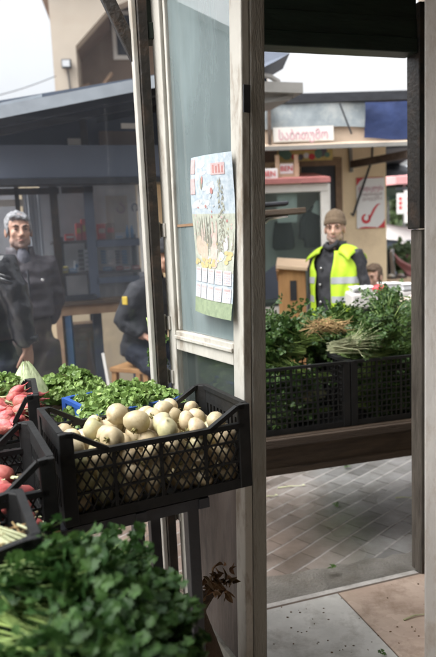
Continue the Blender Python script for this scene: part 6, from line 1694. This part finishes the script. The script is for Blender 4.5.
# ---- man in the hi-vis vest
vp = at(337, 300, 5.2)
vm, hc, rot, nb = person('man in a brown beanie and a yellow hi-vis vest over a black jacket', (vp.x, vp.y), -40, 1.005, 'black_cloth', 'dark_jeans', 'grey_hair', head_yaw=22, head_pitch=2, skin='skin_light_stubble', cap='beanie_knit', bulk=1.04, hem=.80)
def vest_pt(a, z, o=.0):
    f = (z - .80) / (nb.z + .01 - .80)
    keys = ((0, .194, .150), (.3, .190, .148), (.55, .198, .150), (.78, .198, .142), (.90, .165, .122), (.97, .125, .104))
    for (f0, x0, y0), (f1, x1, y1) in zip(keys, keys[1:]):
        if f <= f1: t_ = max(0, (f - f0) / (f1 - f0)); rx, ry = lerp(x0, x1, t_), lerp(y0, y1, t_); break
    else: rx, ry = keys[-1][1:]
    rx = rx * 1.04 + .004 + o; ry = ry * 1.04 + .004 + o
    ca, sa = math.cos(a), math.sin(a); e = 2 / 2.25
    fold = .006 * math.sin(a * 7 + z * 9) + .005 * math.sin(a * 13 - z * 14)
    return Vector((nb.x * 0 + (rx + fold) * math.copysign(abs(ca) ** e, ca), -.006 + (ry + fold) * math.copysign(abs(sa) ** e, sa), z))
m = MB()
NA, NZ = 64, 26; vs = []
for j in range(NZ + 1):
    z = lerp(.78, nb.z - .012, j / NZ)
    gap = R(21) if z < 1.28 else R(21 + 22 * (z - 1.28) / .2)
    for i in range(NA + 1): vs.append(vest_pt(lerp(-R(90) + gap * .45, R(270) - gap * 1.25, i / NA), z))
fs = []
for j in range(NZ):
    for i in range(NA):
        fs.append((j * (NA + 1) + i, j * (NA + 1) + i + 1, (j + 1) * (NA + 1) + i + 1, (j + 1) * (NA + 1) + i))
m.add(vs, fs)
# broad shoulder caps of the vest standing off the jacket
for sg in (1, -1):
    vv = []; 
    for i in range(7):
        a = lerp(-80, 80, i / 6)
        for q in range(5):
            u = q / 4; x = lerp(.085, .195, u); z = nb.z + .028 - .062 * u ** 1.7 - .045 * (abs(a) / 80) ** 2 * 1.4; y = (.105 + .03 * u) * math.sin(R(a)) * 1.15
            vv.append((sg * x, y + .0, z + .006))
    m.add(vv, [(i * 5 + q, i * 5 + q + 1, (i + 1) * 5 + q + 1, (i + 1) * 5 + q) for i in range(6) for q in range(4)])
ve = m.build('vest', 'hi_vis', vm, world=False, smooth=True); s_ = ve.modifiers.new('t', 'SOLIDIFY'); s_.thickness = .006; s_.offset = 1
for z in (1.235, 1.085):
    m = MB(); vs = []
    for dz in (-.026, .026):
        for i in range(NA + 1): vs.append(vest_pt(lerp(-R(90) + R(21) * .45 + .02, R(270) - R(21) * 1.25 - .02, i / NA), z + dz, .0095))
    m.add(vs, [(i, i + 1, NA + 2 + i, NA + 1 + i) for i in range(NA)]); m.build('reflective_band', 'reflective', ve, world=False, smooth=True)
for (x, z) in ((-.055, 1.33), (-.062, 1.20), (-.062, 1.06)):
    m = MB(); y = -.15 if z < 1.3 else -.143; m.tube([(x, y + .004, z), (x, y - .010, z)], .010, 10); m.build('button', 'steel', vm, world=False, smooth=True)
m = MB(); m.tube([(nb.x - .05, -.093, nb.z + .03), (nb.x, -.105, nb.z + .012), (nb.x + .05, -.095, nb.z + .035), (nb.x + .06, -.075, nb.z + .07)], [.022, .024, .022, .01], 8); m.build('scarf_collar', 'black_cloth', vm, world=False, smooth=True)

# ---- grey haired man in the puffer jacket
p2 = at(24, 300, 4.25)
mp_, hc, rot, nb2 = person('grey haired man in a dark quilted jacket and brown trousers', (p2.x, p2.y), 30, 1.05, 'quilted', 'brown_trousers', 'grey_hair', head_yaw=-4, head_pitch=1, skin='skin_stubble', hem=1.10, bulk=1.0, arms={'L': [(.17, .012, 1.425), (.222, .06, 1.19), (.17, .12, 1.02)]})
m = MB(); m.ell((0, -.062, nb2.z - .02), (.045, .052, .08)); m.ell((0, -.085, nb2.z - .10), (.03, .04, .07)); blob('sweater', m, 'grey_knit', mp_, .01, 2)
m = MB(); m.tube([(.085, -.15, 1.33), (.086, -.162, 1.33)], .008, 10); m.build('badge', 'poster_white', mp_, world=False)
m = MB(); m.tube([(0, -.158, 1.10), (0, -.160, 1.28), (0, -.150, 1.40)], .006, 6); m.build('zip', 'dark_metal', mp_, world=False)
# ---- man in the leather jacket, back to us, head beyond the border
p1 = at(-20, 300, 3.55)
ml, hc, rot, nb1 = person('man in a black leather jacket seen from behind at the left border', (p1.x, p1.y), 160, 1.06, 'leather', 'dark_jeans', 'grey_hair', hem=1.05, bulk=1.05, arms={'R': [(-.175, .012, 1.43), (-.245, .0, 1.20), (-.245, -.03, 1.01)], 'hd': [(0, -.25, -1), (0, -.1, -1)]})
m = MB(); m.tube([(-.225, .0, 1.02), (-.275, -.03, 1.03)], [.0, .0], 4) if False else m.tube([(-.252, -.03, 1.065), (-.251, -.03, 1.035)], [.058, .056], 14); m.build('cuff', 'leather', ml, world=False, smooth=True)
for k in range(5):
    m = MB(); m.tube([(-.16 - .012 * k, .105 - .004 * k, 1.46 - .022 * k), (-.215 - .008 * k, .06, 1.45 - .026 * k), (-.245 - .006 * k, .0, 1.43 - .028 * k)], [.010, .011, .010], 6); m.build('shoulder_rib', 'leather', ml, world=False, smooth=True)
# ---- seated man behind the jamb
ps3 = at(143, 340, 4.7)
ms, hc, rot, nb3 = person('man in a dark uniform jacket sitting on a wooden stool behind the door jamb', (ps3.x, ps3.y), 62, 1.0, 'black_cloth', 'dark_jeans', 'grey_hair', head_pitch=8, cap='black_cloth', hem=.80, bulk=1.05,
    headc=(0, -.20, 1.50), arms={'L': [(.17, -.10, 1.28), (.23, -.16, 1.04), (.10, -.30, .95)], 'R': [(-.17, -.10, 1.28), (-.22, .02, 1.06), (-.175, -.12, .95)], 'hd': [(-.6, -.8, -.1), (.35, -.9, -.25)], 'pn': [(0, 0, -1), (0, 0, -1)], 'curl': .5},
    seated=[[(.10, 0, .82), (.13, -.36, .66), (.12, -.42, .085), (.13, -.56, .03)], [(-.10, 0, .82), (-.13, -.36, .62), (-.12, -.34, .085), (-.13, -.48, .03)]])
m = MB(); m.box((-.262, -.05, 1.21), (.012, .046, .06)); m.build('badge', 'badge_yellow', ms, world=False, bevel=.01)
m = MB(); m.box((-.11, -.225, 1.19), (.10, .012, .016)); m.build('chest_stripe', 'badge_yellow', ms, world=False)
st = thing('wooden_stool', 'orange brown wooden stool under the seated man', 'stool', (ps3.x, ps3.y, GZ), R(62))
m = MB(); m.box((0, .02, .69), (.36, .34, .035)); m.build('seat', 'light_wood', st, world=False, bevel=.006)
for (x, y) in ((-.15, -.12), (.15, -.12), (-.15, .16), (.15, .16)):
    m = MB(); m.bar((x * 1.1, y * 1.1, 0), (x, y, .672), .04, .04); m.build('leg', 'light_wood', st, world=False)
m = MB(); m.bar((-.16, -.12, .25), (-.16, .16, .25), .025, .025); m.bar((.16, -.12, .25), (.16, .16, .25), .025, .025); m.build('stretcher', 'light_wood', st, world=False)
# ---- child
kc = at(374, 290, 5.45)
person('brown haired child in a dark top looking down beside the white table', (kc.x, kc.y), -38, .74, 'black_cloth', 'dark_jeans', 'brown_hair', skin='skin_light', head_pitch=6, head_s=1.22, headc=(0, -.02, 1.66), hem=.84)
# ---- far shopper
fp = at(406, 260, 10.6)
person('far shopper in a wine red jacket and white cap beside the shrub', (fp.x, fp.y), 100, .80, 'wine_cloth', 'dark_jeans', 'brown_hair', cap='white_canvas')
# sprig of greenery hanging by the jamb
sp = bunch('hanging_herbs', 'bunch of leafy herbs hanging beside the white jamb strip', 'herbs', 131, L=.26, rx=.12, ry=.05, rz=.05, nst=30, size=.032, leaf='herb_leaf')
place(sp, at(151, 322, 2.58), aim(10, -85), .8)

# ================================================================== LIGHT, SKY, CAMERA
w = bpy.data.worlds.new('World'); SC.world = w; w.use_nodes = True
nt = w.node_tree; bg = nt.nodes['Background']
sky = nt.nodes.new('ShaderNodeTexSky'); sky.sky_type = 'NISHITA'; sky.sun_disc = False
EL, AZ = R(58), R(SUN_AZ)
sky.sun_elevation = EL; sky.sun_rotation = AZ; sky.dust_density = 9; sky.air_density = 1.0; sky.ozone_density = 1
hs = nt.nodes.new('ShaderNodeHueSaturation'); hs.inputs['Saturation'].default_value = .12
nt.links.new(sky.outputs[0], hs.inputs['Color']); nt.links.new(hs.outputs[0], bg.inputs[0]); bg.inputs[1].default_value = SKY
sl = bpy.data.lights.new('sun', 'SUN'); sl.energy = SUN; sl.angle = R(60); sl.color = (1, .97, .93)
so = bpy.data.objects.new('sun', sl); COL.objects.link(so)
# sky rotation 0 puts the sun along +Y, positive angles turn towards +X
dv = Vector((math.sin(AZ) * math.cos(EL), math.cos(AZ) * math.cos(EL), math.sin(EL)))
so.rotation_euler = dv.to_track_quat('Z', 'Y').to_euler()
cam = bpy.data.cameras.new('camera'); co = bpy.data.objects.new('camera', cam); COL.objects.link(co)
cam.sensor_fit = 'VERTICAL'; cam.sensor_height = 36; cam.lens = F / 657 * 36; cam.clip_end = 2000; cam.clip_start = .05
mw = Matrix((RT, UP, -fwd)).transposed().to_4x4(); mw.translation = CAM; co.matrix_world = mw
cam.dof.use_dof = True; cam.dof.focus_distance = 2.1; cam.dof.aperture_fstop = 2.8
SC.camera = co
SC.view_settings.view_transform = 'Standard'; SC.view_settings.look = 'None'; SC.view_settings.gamma = 1
SC.view_settings.exposure = EXPO; SC.view_settings.use_curve_mapping = False
SC.cycles.max_bounces = 8; SC.cycles.transparent_max_bounces = 12
